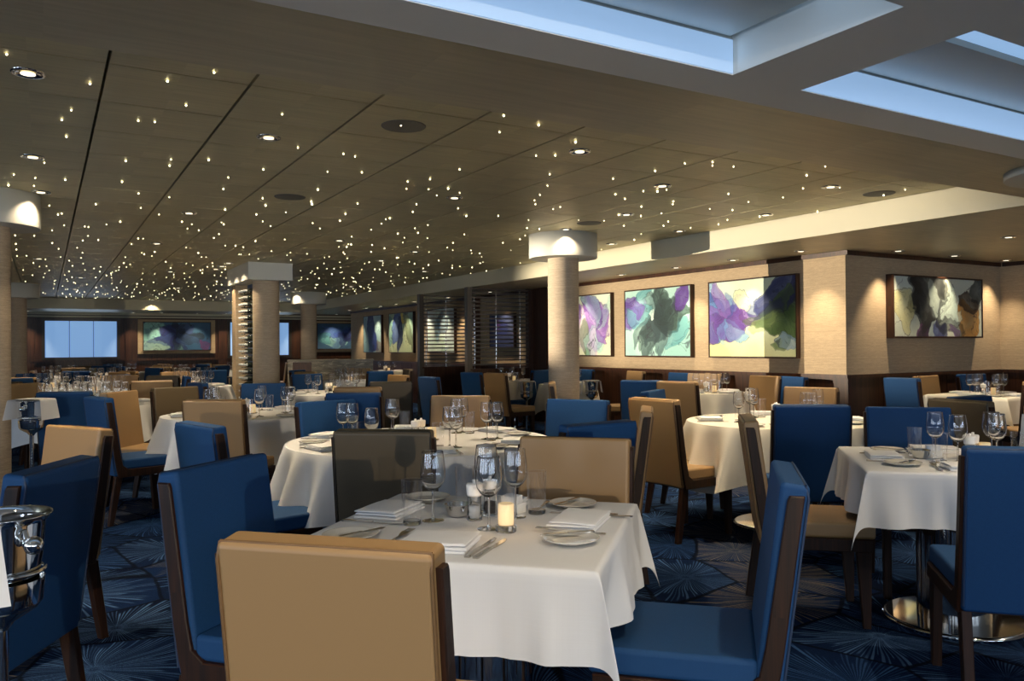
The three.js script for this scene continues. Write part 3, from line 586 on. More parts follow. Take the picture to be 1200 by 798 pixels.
// middle of the room
chair('taupe', 3.15, 7.94, 20, 'dark taupe chair with its back to the big round table');
chair('tan', 2.47, 7.03, 35, 'tan leather chair whose top shows over a blue chair');
chair('blue', 2.12, 6.14, 35, 'blue fabric chair whose top shows over the big round table');
chair('blue', 3.15, 11.08, 172, 'blue fabric chair in front of the wine rack column');
chair('tan', 4.02, 9.85, -100, 'tan leather chair in front of the grey stone counter');
// round table by the wine rack
chair('tan', 1.03, 5.93, 36, 'tan leather chair that carries the shadow of a blue chair');
chair('blue', 0.35, 6.8, 74, 'blue fabric chair with sunlit back next to a tan chair');
chair('tan', 0.55, 7.62, 128, 'tan leather chair facing the round table behind a blue chair');
chair('taupe', 1.06, 8.12, 160, 'dark taupe chair facing the round table before the wine rack');
chair('blue', 1.95, 8.42, -160, 'blue fabric chair behind the glasses of the round table');
chair('blue', 0.15, 7.86, 22, 'blue fabric chair beside the draped wine bucket');
chair('tan', 1.06, 9.97, 5, 'pale tan chair with its back to the round table, deeper in');
chair('blue', 1.4, 9.0, 80, 'blue fabric chair seen edge-on before the wine rack');

// ---------------------------------------------------------------- tables
function squareCloth(half, drop, top, n, s) {
  const L = half + drop, pos = [], uv = [], idx = [];
  for (let j = 0; j <= n; j++) for (let i = 0; i <= n; i++) {
    // denser near the edges of the table
    const x = -L + 2 * L * i / n, z = -L + 2 * L * j / n, sx = Math.sign(x), sz = Math.sign(z);
    const a = Math.max(Math.abs(x) - half, 0), b = Math.max(Math.abs(z) - half, 0);
    let X = clamp(x, -half, half), Z = clamp(z, -half, half), Y = top;
    const soft = (q) => q < 0.02 ? q * q / 0.04 : q - 0.01;
    if (a > 0 && b > 0) {
      const r = Math.hypot(a, b), ph = Math.atan2(b, a), sw = 0.5 + 0.28 * vnoise(sx * 3 + 5, sz * 3 + 5, s), fold = Math.pow(Math.sin(2 * ph), 0.8);
      const o = 0.25 * r * fold, ang = Math.PI / 2 * sw;
      X += sx * (o * Math.cos(ang) + 0.05 * a + 0.006 * Math.min(1, a / 0.02)); Z += sz * (o * Math.sin(ang) + 0.05 * b + 0.006 * Math.min(1, b / 0.02));
      Y -= soft(r) * Math.sqrt(1 - 0.0625 * fold * fold);
    } else if (a > 0) {
      const w = (vnoise(z * 9 + 30, s, s + sx) - 0.5) * 0.07 + (vnoise(z * 22 + 30, s, s + 5 + sx) - 0.5) * 0.025;
      X += sx * (0.006 * Math.min(1, a / 0.02) + 0.05 * a + w * sstep(0, drop, a) * sstep(half, half * 0.8, Math.abs(z))); Y -= soft(a);
    } else if (b > 0) {
      const w = (vnoise(x * 9 + 50, s, s + 9 + sz) - 0.5) * 0.07 + (vnoise(x * 22 + 50, s, s + 15 + sz) - 0.5) * 0.025;
      Z += sz * (0.006 * Math.min(1, b / 0.02) + 0.05 * b + w * sstep(0, drop, b) * sstep(half, half * 0.8, Math.abs(x))); Y -= soft(b);
    } else Y += 0.0008 * vnoise(x * 14, z * 14, s);
    pos.push(X, Y, Z); uv.push(x, z);
  }
  for (let j = 0; j < n; j++) for (let i = 0; i < n; i++) { const a = j * (n + 1) + i; idx.push(a, a + n + 1, a + 1, a + 1, a + n + 1, a + n + 2); }
  const g = new THREE.BufferGeometry(); g.setAttribute('position', new THREE.Float32BufferAttribute(pos, 3)); g.setAttribute('uv', new THREE.Float32BufferAttribute(uv, 2)); g.setIndex(idx); g.computeVertexNormals();
  return g;
}
function roundCloth(r, drop, top, n, s) {
  const pos = [], uv = [], idx = [], rings = [0, 0.5, 0.9, 0.985, 1.0], hang = 8, folds = Math.round(r * 22);
  const NR = rings.length + hang;
  for (let k = 0; k < NR; k++) for (let i = 0; i <= n; i++) {
    const a = 2 * Math.PI * (i % n) / n;
    let rad, y, rho;
    if (k < rings.length) { rad = rings[k] * r; y = top - (k === 4 ? 0.002 : 0); rho = rad; }
    else {
      const t = (k - rings.length + 1) / hang, w = Math.sin(a * folds + 2.4 * vnoise(a * 1.6 + 4, 3, s)), f = Math.pow(0.5 + 0.5 * w, 1.4);
      const corner = 0.10 * Math.pow(Math.abs(Math.cos(2 * a + s)), 6);
      rad = r + 0.006 + t * (0.010 + 0.12 * f * (0.6 + 0.8 * vnoise(a * 2 + 11, 7, s))); y = top - t * (drop + corner) - 0.002; rho = r + t * drop;
    }
    pos.push(rad * Math.cos(a), y, rad * Math.sin(a)); uv.push(rho * Math.cos(a), rho * Math.sin(a));
  }
  for (let k = 0; k < NR - 1; k++) for (let i = 0; i < n; i++) { const a = k * (n + 1) + i, b = a + n + 1; if (k) idx.push(a, a + 1, b); idx.push(a + 1, b + 1, b); }
  const g = new THREE.BufferGeometry(); g.setAttribute('position', new THREE.Float32BufferAttribute(pos, 3)); g.setAttribute('uv', new THREE.Float32BufferAttribute(uv, 2)); g.setIndex(idx); g.computeVertexNormals();
  return g;
}
const TABLE = 0.748, CLOTH = 0.751;
function table(shape, v, u, size, turnDeg, d, mat = M.linen, detail = 1) {
  tops.push([v, u, size]);
  const t = thing('dining_table', d.table, 'table', d.tgroup, [v, 0, -u], R(turnDeg));
  const pr = Math.min(0.17, size * 0.36);
  part('table_top', shape === 'square' ? rbox(size * 2 - 0.01, 0.03, size * 2 - 0.01, 0.004, 0, TABLE - 0.015, 0) : cyl(size - 0.005, size - 0.005, 0.03, 0, TABLE - 0.03, 0, 48), M.chairWood, t);
  part('pedestal', cyl(pr, pr, TABLE - 0.05, 0, 0.02, 0, 40), M.chrome, t);
  part('base', lathe([[0, 0.024], [pr * 1.9 - 0.01, 0.022], [pr * 1.95, 0.014], [pr * 1.95, 0], [0, 0]], 48), M.chrome, t);
  const g = shape === 'square' ? squareCloth(size, d.drop || 0.24, CLOTH, detail > 1 ? 72 : 44, d.seed || 3) : roundCloth(size, d.drop || 0.33, CLOTH, detail > 1 ? 200 : 110, d.seed || 3);
  solo('tablecloth', g, mat, d.cloth, 'tablecloth', d.cgroup, [v, 0, -u], R(turnDeg));
}

// ---------------------------------------------------------------- table ware
const N1 = 28;
function glassGroup(parts) { const g = new THREE.Group(); parts.forEach(([n, geo, m]) => part(n, geo, m || M.glass, g)); return g; }
const wine = (n) => glassGroup([
  ['bowl', lathe([[0.004, 0.095], [0.012, 0.097], [0.026, 0.107], [0.037, 0.125], [0.0405, 0.147], [0.039, 0.175], [0.0345, 0.21], [0.0335, 0.219], [0.0325, 0.2195], [0.0325, 0.218], [0.0335, 0.208], [0.0378, 0.174], [0.0392, 0.147], [0.0357, 0.1265], [0.0252, 0.1095], [0.012, 0.101], [0.0, 0.1]], n)],
  ['stem', lathe([[0.0, 0.098], [0.0042, 0.0948], [0.0035, 0.085], [0.0035, 0.02], [0.006, 0.008], [0.0, 0.0075]], Math.max(8, n >> 1))],
  ['foot', lathe([[0.0, 0.0078], [0.006, 0.0078], [0.02, 0.004], [0.0345, 0.0022], [0.0355, 0.0012], [0.035, 0], [0, 0]], n)]]);
const tumblerGeo = (n) => lathe([[0.0288, 0.0135], [0.0335, 0.138], [0.033, 0.139], [0.0322, 0.138], [0.0278, 0.0155], [0.0262, 0.0138]], n);
const tumblerBase = (n) => lathe([[0, 0], [0.026, 0], [0.0283, 0.002], [0.0287, 0.013], [0.024, 0.0134], [0, 0.0132]], n);
const P = {
  wine: wine(N1), wineFar: wine(14),
  tumbler: glassGroup([['wall', tumblerGeo(N1), M.thinGlass], ['base', tumblerBase(N1)]]), tumblerFar: glassGroup([['wall', tumblerGeo(12), M.thinGlass]]),
  candle: (() => { const g = glassGroup([['holder', lathe([[0.0312, 0.0195], [0.0315, 0.135], [0.031, 0.136], [0.0302, 0.135], [0.0292, 0.0205]], N1), M.thinGlass], ['base', lathe([[0, 0], [0.028, 0], [0.031, 0.003], [0.0311, 0.019], [0, 0.0195]], N1)]]);
    part('candle', lathe([[0, 0.0215], [0.0225, 0.0215], [0.0235, 0.025], [0.0235, 0.082], [0.021, 0.0845], [0, 0.083]], 24), M.wax, g); return g; })(),
  votive: (() => { const g = new THREE.Group(); part('candle', lathe([[0, 0.008], [0.024, 0.008], [0.025, 0.012], [0.025, 0.075], [0.023, 0.078], [0, 0.074]], 24), M.wax, g); part('saucer', lathe([[0, 0], [0.035, 0], [0.043, 0.006], [0.041, 0.008], [0.033, 0.005], [0, 0.005]], 24), M.cutlery, g); return g; })(),
  bowl: (() => { const g = new THREE.Group(); part('bowl', lathe([[0, 0], [0.024, 0], [0.031, 0.005], [0.037, 0.02], [0.041, 0.038], [0.0445, 0.040], [0.0445, 0.0415], [0.040, 0.0405], [0.035, 0.021], [0.029, 0.0075], [0.0, 0.004]], 32), M.steel, g); return g; })(),
  mill: (fill) => { const g = new THREE.Group();
    part('body', lathe([[0, 0], [0.024, 0], [0.025, 0.003], [0.021, 0.05], [0.0215, 0.075], [0.0195, 0.076], [0.019, 0.05], [0.0215, 0.008], [0, 0.007]], 20), M.glass, g);
    part('filling', lathe([[0, 0.0075], [0.0205, 0.009], [0.0185, 0.045], [0, 0.046]], 16), fill, g);
    part('cap', lathe([[0, 0.0765], [0.022, 0.0765], [0.025, 0.082], [0.027, 0.11], [0.024, 0.116], [0.006, 0.117], [0.007, 0.126], [0, 0.129]], 20), M.ceramic, g); return g; },
  caddy: (() => { const g = new THREE.Group(); part('tray', merge([box(0.075, 0.004, 0.05, 0, 0.002, 0), box(0.075, 0.03, 0.003, 0, 0.017, 0.0235), box(0.075, 0.03, 0.003, 0, 0.017, -0.0235), box(0.003, 0.03, 0.044, 0.036, 0.017, 0), box(0.003, 0.03, 0.044, -0.036, 0.017, 0)]), M.ceramic, g);
    for (let k = 0; k < 5; k++) part('sugar_packet', box(0.06, 0.05, 0.003, 0, 0.03, -0.018 + k * 0.009).rotateX(0.08), M.napkin, g); return g; })(),
  plate: (() => { const g = new THREE.Group(); part('plate', lathe([[0, 0.0], [0.045, 0.0], [0.05, 0.003], [0.078, 0.013], [0.0815, 0.0155], [0.080, 0.017], [0.076, 0.0155], [0.052, 0.0075], [0.048, 0.0055], [0, 0.0052]], 40), M.china, g); return g; })(),
};
P.salt = P.mill(M.salt); P.pepper = P.mill(M.pepper);
// cutlery lies along z, handle toward +z
function flatware(outline, th, sag) {
  const s = new THREE.Shape(outline.map(([x, z]) => new THREE.Vector2(x, -z)));
  const g = new THREE.ExtrudeGeometry(s, { depth: th, bevelEnabled: true, bevelThickness: 0.0004, bevelSize: 0.0004, bevelSegments: 1 });
  g.rotateX(-Math.PI / 2);
  const p = g.attributes.position; for (let i = 0; i < p.count; i++) { const z = p.getZ(i); p.setY(i, p.getY(i) + sag(z) + 0.0005); }
  g.computeVertexNormals(); return g;
}
const sym = (half) => [...half, ...half.slice().reverse().map(([x, z]) => [-x, z])];
P.knife = new THREE.Group(); part('handle', flatware(sym([[0.006, 0.005], [0.007, 0.06], [0.0085, 0.10], [0.007, 0.108]]), 0.005, () => 0), M.cutlery, P.knife); part('blade', flatware([[0.005, 0.005], [0.009, -0.02], [0.0095, -0.08], [0.004, -0.108], [-0.005, -0.115], [-0.006, 0.005]], 0.0018, () => 0.001), M.cutlery, P.knife);
P.butter = new THREE.Group(); part('handle', flatware(sym([[0.005, 0.0], [0.006, 0.05], [0.007, 0.072], [0.005, 0.078]]), 0.004, () => 0), M.cutlery, P.butter); part('blade', flatware([[0.005, 0.0], [0.010, -0.02], [0.010, -0.065], [0.002, -0.082], [-0.006, -0.07], [-0.005, 0.0]], 0.0016, () => 0.001), M.cutlery, P.butter);
P.fork = new THREE.Group();
{ const sag = (z) => 0.010 * Math.pow(clamp((0.02 - z) / 0.10), 2) * 1 + (z < -0.07 ? -0.06 * (-(z) - 0.07) * 1 : 0) + 0.002;
  part('handle', flatware(sym([[0.003, -0.02], [0.0035, 0.03], [0.0075, 0.08], [0.0085, 0.10], [0.006, 0.108]]), 0.0025, sag), M.cutlery, P.fork);
  const neck = part('neck', flatware(sym([[0.012, -0.062], [0.011, -0.045], [0.0035, -0.022]]), 0.0022, sag), M.cutlery, P.fork);
  for (let k = 0; k < 4; k++) { const x = -0.0095 + k * 0.00635; part('tine', flatware([[x + 0.0017, -0.060], [x + 0.0010, -0.100], [x - 0.0010, -0.100], [x - 0.0017, -0.060]], 0.002, sag), M.cutlery, neck); } }
function napkinGeo(w, d, layers, s) {
  const out = [], th = 0.0085;
  for (let k = 0; k < layers; k++) {
    const nx = 16, nz = 12, ny = 3, g = new THREE.BoxGeometry(w, th, d, nx, ny, nz), q = g.attributes.position;
    for (let i = 0; i < q.count; i++) {
      let x = q.getX(i) / (w / 2), y = q.getY(i) / (th / 2), z = q.getZ(i) / (d / 2);
      const round = 1 - 0.03 * y * y * (1 + 0.6 * k);                     // soft folded edge
      const lift = 0.007 * (fbm(x * 1.3 + 5, z * 1.3 + 9, s + (k >> 1), 3) - 0.45) * (k + 0.2) / layers + 0.004 * (k / layers) * (x * 0.5 + 0.5);
      const edge = 1 - Math.pow(Math.max(Math.abs(x), Math.abs(z)), 8) * 0.25;
      q.setXYZ(i, x * round * (w / 2 - 0.002 * k) + 0.004 * Math.sin(k * 2.1 + s), (y * th / 2) * edge + th * (k + 0.5) + lift, z * round * (d / 2 - 0.0015 * k) + 0.003 * Math.cos(k * 1.7 + s));
    }
    g.computeVertexNormals(); out.push(toCreasedNormals(g, 1.2));
  }
  return merge(out);
}
P.napkin = new THREE.Group(); part('cloth', napkinGeo(0.20, 0.17, 3, 5), M.napkin, P.napkin);
P.napkin2 = new THREE.Group(); part('cloth', napkinGeo(0.22, 0.15, 3, 15), M.napkin, P.napkin2);

const WARE = { wine: ['wine_glass', 'clear stemmed wine glass', 'wine glass'], wineFar: ['wine_glass', 'clear stemmed wine glass', 'wine glass'], tumbler: ['water_tumbler', 'clear water tumbler', 'tumbler'], tumblerFar: ['water_tumbler', 'clear water tumbler', 'tumbler'], candle: ['candle_glass', 'glowing candle in a tall glass', 'candle'], votive: ['candle', 'glowing ivory candle on a small saucer', 'candle'], bowl: ['steel_bowl', 'small polished steel bowl', 'bowl'], salt: ['salt_mill', 'white capped glass salt mill', 'salt mill'], pepper: ['pepper_mill', 'white capped glass pepper mill', 'pepper mill'], caddy: ['sugar_caddy', 'white caddy of sugar packets', 'caddy'], plate: ['bread_plate', 'small white bread plate', 'plate'], knife: ['table_knife', 'steel table knife', 'knife'], butter: ['butter_knife', 'steel butter knife across a bread plate', 'knife'], fork: ['dinner_fork', 'four tined steel fork', 'fork'], napkin: ['napkin', 'folded white linen napkin', 'napkin'], napkin2: ['napkin', 'folded white linen napkin', 'napkin'] };
const PLURAL = { wine: 'wine glasses', wineFar: 'wine glasses', tumbler: 'tumblers', tumblerFar: 'tumblers', plate: 'bread plates', knife: 'table knives', butter: 'butter knives', fork: 'forks', napkin: 'napkins', napkin2: 'napkins', candle: 'candles', votive: 'candles', salt: 'salt mills', pepper: 'pepper mills', caddy: 'sugar caddies', bowl: 'bowls' };
function ware(kind, v, u, deg, where, y = CLOTH + 0.001) {
  const [name, text, cat] = WARE[kind], c = P[kind].clone(); c.name = numbered(name); c.position.set(v, y, -u); c.rotation.y = -R(deg); scene.add(c);
  tag(c, text + ' on the ' + where, cat, PLURAL[kind] + ' on the ' + where);
  if (kind === 'candle' || kind === 'votive') { const l = new THREE.PointLight(lin(1, 0.6, 0.25), 0.02); l.position.set(0, 0.05, 0); l.castShadow = true; c.add(l); }
  return c;
}
// one place: centre of the table, heading of the diner, distance from centre to the edge
function place(cv, cu, deg, edge, where, { far = false, glasses = true, cut = true, napkin = true, o = 0 } = {}) {
  const a = R(deg), F = [Math.sin(a), Math.cos(a)], S = [Math.cos(a), -Math.sin(a)];
  const put = (k, f, s, turn = 0, y) => ware(k, cv + F[0] * f + S[0] * s, cu + F[1] * f + S[1] * s, deg + turn, where, y);
  const j = () => (rnd() - 0.5) * 0.02;
  if (napkin) put(rnd() < 0.5 ? 'napkin' : 'napkin2', -edge + 0.14 + j(), j() + o, j() * 400);
  if (cut) {
    put('knife', -edge + 0.15 + j(), 0.135 + o, j() * 300); put('fork', -edge + 0.16 + j(), -0.135 + o, j() * 300);
    const pf = -edge + 0.20 + j(), ps = -0.265 + o + j();
    if (edge > 0) { put('plate', pf, ps); put('butter', pf + 0.01, ps + 0.02, 25 + j() * 900, CLOTH + 0.0155); }
  }
  if (glasses) { put(far ? 'wineFar' : 'wine', -edge + 0.33 + j(), 0.15 + o + j()); put(far ? 'tumblerFar' : 'tumbler', -edge + 0.34 + j(), 0.06 + o + j()); if (!far && rnd() < 0.6) put('wine', -edge + 0.38 + j(), 0.13 + o + j()); }
}
function centre(cv, cu, where, k = 'votive') { ware(k, cv + 0.02, cu - 0.03, 0, where); ware('salt', cv - 0.06, cu + 0.03, 0, where); ware('pepper', cv - 0.01, cu + 0.06, 0, where); }

// the square table with the steel bowl
{
  const v = 1.16, u = 2.21, w = 'square table with the steel bowl';
  table('square', v, u, 0.44, 45, { table: 'square dining table holding the steel bowl, under white linen', cloth: 'white linen cloth draped over the table with the steel bowl', seed: 4, drop: 0.235 }, M.linen, 2);
  const A = R(45), put = (k, f, s, t, y, text) => { const o = ware(k, v + Math.sin(A) * f + Math.cos(A) * s, u + Math.cos(A) * f - Math.sin(A) * s, 45 + (t || 0), w, y || undefined); if (text) { o.userData.label = text; delete o.userData.group; } };
  const B = CLOTH + 0.0155, bowl = ' on the steel bowl table';
  put('napkin', -0.29, -0.02, -3, 0, 'folded white napkin before the turned tan chair' + bowl); put('plate', -0.265, -0.30, 0, 0, 'white bread plate beside the turned tan chair' + bowl); put('butter', -0.25, -0.27, 28, B, 'butter knife on the plate beside the turned tan chair'); put('fork', -0.255, -0.165, 6, 0, 'steel fork next to the napkin of the turned tan chair'); put('knife', -0.285, 0.10, 4, 0, 'steel knife touching the napkin of the turned tan chair'); put('knife', -0.29, 0.128, 6, 0, 'outer steel knife beside the napkin of the turned tan chair');
  put('napkin2', 0.07, 0.31, -85, 0, 'folded white napkin before the walnut edged blue chair'); put('plate', -0.17, 0.325, 0, 0, 'white bread plate before the walnut edged blue chair'); put('butter', -0.13, 0.31, -118, B, 'butter knife on the plate before the walnut edged blue chair'); put('knife', 0.21, 0.30, -92, 0, 'steel knife beyond the napkin of the walnut edged blue chair'); put('fork', -0.06, 0.30, -88, 0, 'steel fork between plate and napkin of the walnut edged blue chair'); put('fork', 0.19, 0.35, -92, 0, 'steel fork poking out past the napkin by the cloth edge');
  put('napkin', 0.27, -0.02, 180, 0, 'folded white napkin before the tucked in tan chair'); put('plate', 0.33, 0.24, 0, 0, 'white bread plate before the tucked in tan chair'); put('butter', 0.33, 0.22, 200, B, 'butter knife on the plate before the tucked in tan chair'); put('fork', 0.28, 0.14, 180, 0, 'steel fork before the tucked in tan chair'); put('knife', 0.28, -0.14, 180, 0, 'steel knife before the tucked in tan chair');
  put('napkin2', 0.09, -0.33, 94, 0, 'folded white napkin near the taupe chair' + bowl); put('knife', -0.06, -0.32, 90, 0, 'steel knife by the napkin near the taupe chair'); put('plate', 0.33, -0.29, 0, 0, 'white bread plate near the taupe chair' + bowl); put('fork', 0.21, -0.33, 92, 0, 'steel fork beside the plate near the taupe chair');
  put('wine', 0.01, -0.15, 0, 0, 'wine glass between the steel bowl and a tumbler'); put('tumbler', -0.055, -0.195, 0, 0, 'water tumbler touching a wine glass near the napkins'); put('wine', -0.06, 0.055, 0, 0, 'wine glass standing next to the candle glass'); put('wine', 0.12, 0.09, 0, 0, 'wine glass standing behind the candle glass'); put('wine', 0.20, -0.03, 0, 0, 'wine glass behind the salt mill' + bowl); put('tumbler', 0.19, 0.145, 0, 0, 'water tumbler before the tucked in tan chair'); put('tumbler', 0.24, -0.12, 0, 0, 'water tumbler behind the steel bowl');
  put('candle', -0.085, 0.115); put('bowl', 0.09, -0.095, 0); put('salt', 0.05, -0.025); put('pepper', 0.125, 0.005); put('caddy', 0.2, 0.06, 20);
}
// the square table on the chrome pedestal
{
  const v = 3.70, u = 2.23, w = 'square table on the chrome pedestal';
  table('square', v, u, 0.44, 45, { table: 'square dining table with its chrome pedestal and disc base showing', cloth: 'white linen cloth with a long corner over the chrome pedestal', seed: 9, drop: 0.25 }, M.linen, 2);
  place(v, u, 45, 0.44, w, { glasses: false }); place(v, u, 135, 0.44, w, { glasses: false }); place(v, u, -135, 0.44, w, { glasses: false });
  const A = R(45), put = (k, f, s, t = 0) => ware(k, v + Math.sin(A) * f + Math.cos(A) * s, u + Math.cos(A) * f - Math.sin(A) * s, 45 + t, w);
  put('tumbler', -0.12, -0.08); put('wine', -0.10, 0.0); put('wine', 0.05, -0.06); put('tumbler', 0.1, -0.14); put('salt', -0.02, 0.07); put('pepper', 0.04, 0.10); put('wine', 0.0, 0.19); put('wine', 0.11, 0.2); put('votive', 0.06, 0.155); put('tumbler', -0.03, 0.27); put('caddy', 0.1, -0.06); put('bowl', 0.02, -0.13);
}
table('square', -0.86, 3.5, 0.44, 45, { table: 'square dining table beside the ball handled wine bucket', cloth: 'white linen cloth on the table by the ball handled bucket', seed: 14, drop: 0.24 });
// round tables
function setRound(v, u, r, n, off, where, opt = {}) { for (let k = 0; k < n; k++) place(v, u, off + 360 * k / n, r, where, opt); }
table('round', 1.93, 4.40, 0.78, 0, { table: 'largest round dining table, ringed by chairs of three colours', cloth: 'white linen cloth over the largest round table', seed: 12, drop: 0.34 }, M.linen, 2);
setRound(1.93, 4.40, 0.76, 6, 18, 'largest round table'); centre(1.95, 4.35, 'largest round table');
table('round', 4.6, 4.05, 0.66, 0, { table: 'round dining table under ivory linen near the painted wall', cloth: 'ivory linen cloth over the round table near the painted wall', seed: 22, drop: 0.36 }, M.linenIvory, 2);
setRound(4.6, 4.05, 0.64, 4, 37, 'ivory round table'); centre(4.65, 4.05, 'ivory round table');
table('round', 1.48, 7.0, 0.68, 0, { table: 'round dining table in front of the wine rack wall', cloth: 'white linen cloth with deep folds before the wine rack wall', seed: 31, drop: 0.37 });
setRound(1.48, 7.0, 0.66, 5, 20, 'round table before the wine rack'); centre(1.5, 7.0, 'round table before the wine rack');
table('round', 3.08, 9.7, 0.62, 0, { table: 'round dining table between a taupe chair and the stone counter', cloth: 'white linen cloth of the table by the stone counter', seed: 41, drop: 0.33 });
setRound(3.08, 9.7, 0.6, 5, 10, 'round table by the stone counter', { far: true, cut: false }); centre(3.08, 9.7, 'round table by the stone counter');
table('square', 8.7, 4.85, 0.43, 0, { table: 'square dining table in the alcove corner', cloth: 'pale linen cloth of the square alcove table', seed: 51, drop: 0.27 }, M.linenIvory);
for (const d of [0, 90, 180, 270]) place(8.7, 4.85, d, 0.43, 'square alcove table', { cut: d === 0, far: false }); centre(8.65, 4.8, 'square alcove table');
for (const [v, u, nm, sd] of [[6.75, 6.95, 'first booth table along the papered wall', 61], [6.62, 9.75, 'second booth table along the papered wall', 62], [6.5, 11.15, 'booth table against the slatted screen', 63], [6.9, 17.6, 'booth table beyond both slatted screens', 64]]) {
  table('round', v, u, 0.42, 0, { table: 'small ' + nm, cloth: 'grey white linen cloth on the ' + nm, seed: sd, drop: 0.36 }, M.linenIvory);
  for (const d of [0, 90, 180, 270]) place(v, u, d, 0.42, nm, { far: u > 8, cut: false }); centre(v, u, nm);
}
// deeper tables
const deep = [[0.35, 9.2, 0.7], [0.55, 11.4, 0.62], [0.1, 13.4, 0.62], [2.2, 15.3, 0.7], [0.9, 16.4, 0.62], [0.3, 19.4, 0.62], [2.5, 18.6, 0.62], [4.3, 12.6, 0.5], [1.6, 21.0, 0.6], [4.2, 20.4, 0.62], [1.9, 12.7, 0.55]];
deep.forEach(([v, u, r], k) => {
  const nm = k === 0 ? 'table beside the draped wine bucket' : 'linen tables toward the far windows';
  const on = k === 0 ? nm : 'far linen tables';
  table('round', v, u, r, 0, { table: k === 0 ? 'round dining table beside the draped wine bucket' : 'round linen covered table deep in the room toward the far windows', cloth: k === 0 ? 'white linen cloth on the table beside the draped wine bucket' : 'white cloth of a round table toward the far windows', tgroup: k ? 'far round tables' : undefined, cgroup: k ? 'cloths of the far round tables' : undefined, seed: 70 + k, drop: 0.3 });
  const n = r > 0.65 ? 6 : 5;
  setRound(v, u, r, n, 15 + k * 23, on, { far: true, cut: false });
  setRound(v, u, r - 0.2, n, 45 + k * 23, on, { far: true, cut: false, napkin: false });
  ware('votive', v, u, 0, on); ware('salt', v + 0.08, u, 0, on);
});
// chairs of the deeper tables
{
  let c = 0;
  const cols = ['tan', 'blue', 'taupe', 'blue', 'tan', 'blue', 'tan', 'taupe'];
  deep.forEach(([v, u, r], k) => {
    const n = k === 0 ? 3 : 5;
    for (let i = 0; i < n; i++) {
      const deg = (k === 0 ? [150, 200, 260][i] : 20 + k * 37 + i * 360 / n), a = R(deg), col = cols[(c++ * 3 + k) % 8], d = r + 0.46;
      const sv = v - (d - 0.285) * Math.sin(a), su = u - (d - 0.285) * Math.cos(a);
      if (seats.some(([x, y]) => Math.hypot(x - sv, y - su) < 0.62) || tops.some(([x, y, q]) => Math.hypot(x - v, y - u) > 0.1 && Math.hypot(x - sv, y - su) < q + 0.3) || Math.hypot(sv + 0.45, su - 17.6) < 0.55 || Math.hypot(sv - 5.1, su - 17.75) < 0.55 || (sv > 4 && su > 13.6 && su < 15.6)) continue;
      if (u - d * Math.cos(a) > 23.3 || (Math.abs(v - d * Math.sin(a) - 2.8) < 0.6 && Math.abs(u - d * Math.cos(a) - 12.5) < 1.1)) continue;
      chair(col, v - d * Math.sin(a), u - d * Math.cos(a), deg, KIND[col] + ' chair at a table toward the far windows', col + ' chairs toward the far windows');
    }
  });
}

// ---------------------------------------------------------------- wine coolers on stands
const bucketGeo = {
  pail: lathe([[0, 0.005], [0.066, 0.005], [0.072, 0.012], [0.088, 0.12], [0.094, 0.195], [0.103, 0.208], [0.108, 0.212], [0.108, 0.216], [0.102, 0.214], [0.091, 0.196], [0.085, 0.12], [0.069, 0.015], [0, 0.012]], 48),
  ring: new THREE.TorusGeometry(0.091, 0.005, 10, 48).rotateX(Math.PI / 2).translate(0, 0.08, 0),
  knob: merge([new THREE.SphereGeometry(0.021, 20, 14).translate(0.125, 0.155, 0), new THREE.SphereGeometry(0.012, 14, 10).translate(0.100, 0.158, 0), tube([[0.090, 0.185, 0], [0.096, 0.172, 0], [0.104, 0.158, 0], [0.12, 0.155, 0]], 0.007, 8, 8)]),
};
bucketGeo.knob2 = bucketGeo.knob.clone().rotateY(Math.PI);
const standGeo = { pole: cyl(0.016, 0.016, 0.66, 0, 0.02, 0, 24), foot: lathe([[0, 0.03], [0.02, 0.03], [0.05, 0.022], [0.14, 0.012], [0.145, 0.0], [0, 0]], 40), cup: lathe([[0.016, 0.64], [0.03, 0.66], [0.078, 0.69], [0.088, 0.705], [0.092, 0.76], [0.090, 0.76], [0.086, 0.707], [0.0, 0.69]], 40) };
function towel(w, drop1, drop2, depth, s) {   // folded over the rim, hangs on both sides (local x)
  const pos = [], idx = [], n = 40, m = 12, tot = drop1 + 2 * w + drop2;
  for (let i = 0; i <= n; i++) for (let j = 0; j <= m; j++) {
    const t = i / n * tot, z = (j / m - 0.5) * depth; let x, y;
    if (t < drop1) { x = -w - 0.012 - 0.02 * (1 - t / drop1); y = -drop1 + t; } else if (t < drop1 + 2 * w) { x = -w - 0.012 + (t - drop1) * (2 * w + 0.024) / (2 * w); y = 0.004 + 0.006 * Math.sin((t - drop1) / (2 * w) * Math.PI); } else { x = w + 0.012 + 0.02 * ((t - drop1 - 2 * w) / drop2); y = -(t - drop1 - 2 * w); }
    const wv = 0.014 * (vnoise(z * 30 + 5, t * 3, s) - 0.5) * (Math.abs(x) > w ? 1.4 : 0.4);
    pos.push(x + (x > 0 ? Math.abs(wv) : -Math.abs(wv)), y + (Math.abs(x) > w ? 0 : wv * 0.3), z * (1 + 0.25 * clamp(-y / 0.2)) + wv);
  }
  for (let i = 0; i < n; i++) for (let j = 0; j < m; j++) { const a = i * (m + 1) + j; idx.push(a, a + 1, a + m + 1, a + 1, a + m + 2, a + m + 1); }
  const g = new THREE.BufferGeometry(); g.setAttribute('position', new THREE.Float32BufferAttribute(pos, 3)); g.setIndex(idx);
  g.setAttribute('uv', new THREE.Float32BufferAttribute(new Float32Array(pos.length / 3 * 2), 2)); g.computeVertexNormals();
  return g;
}
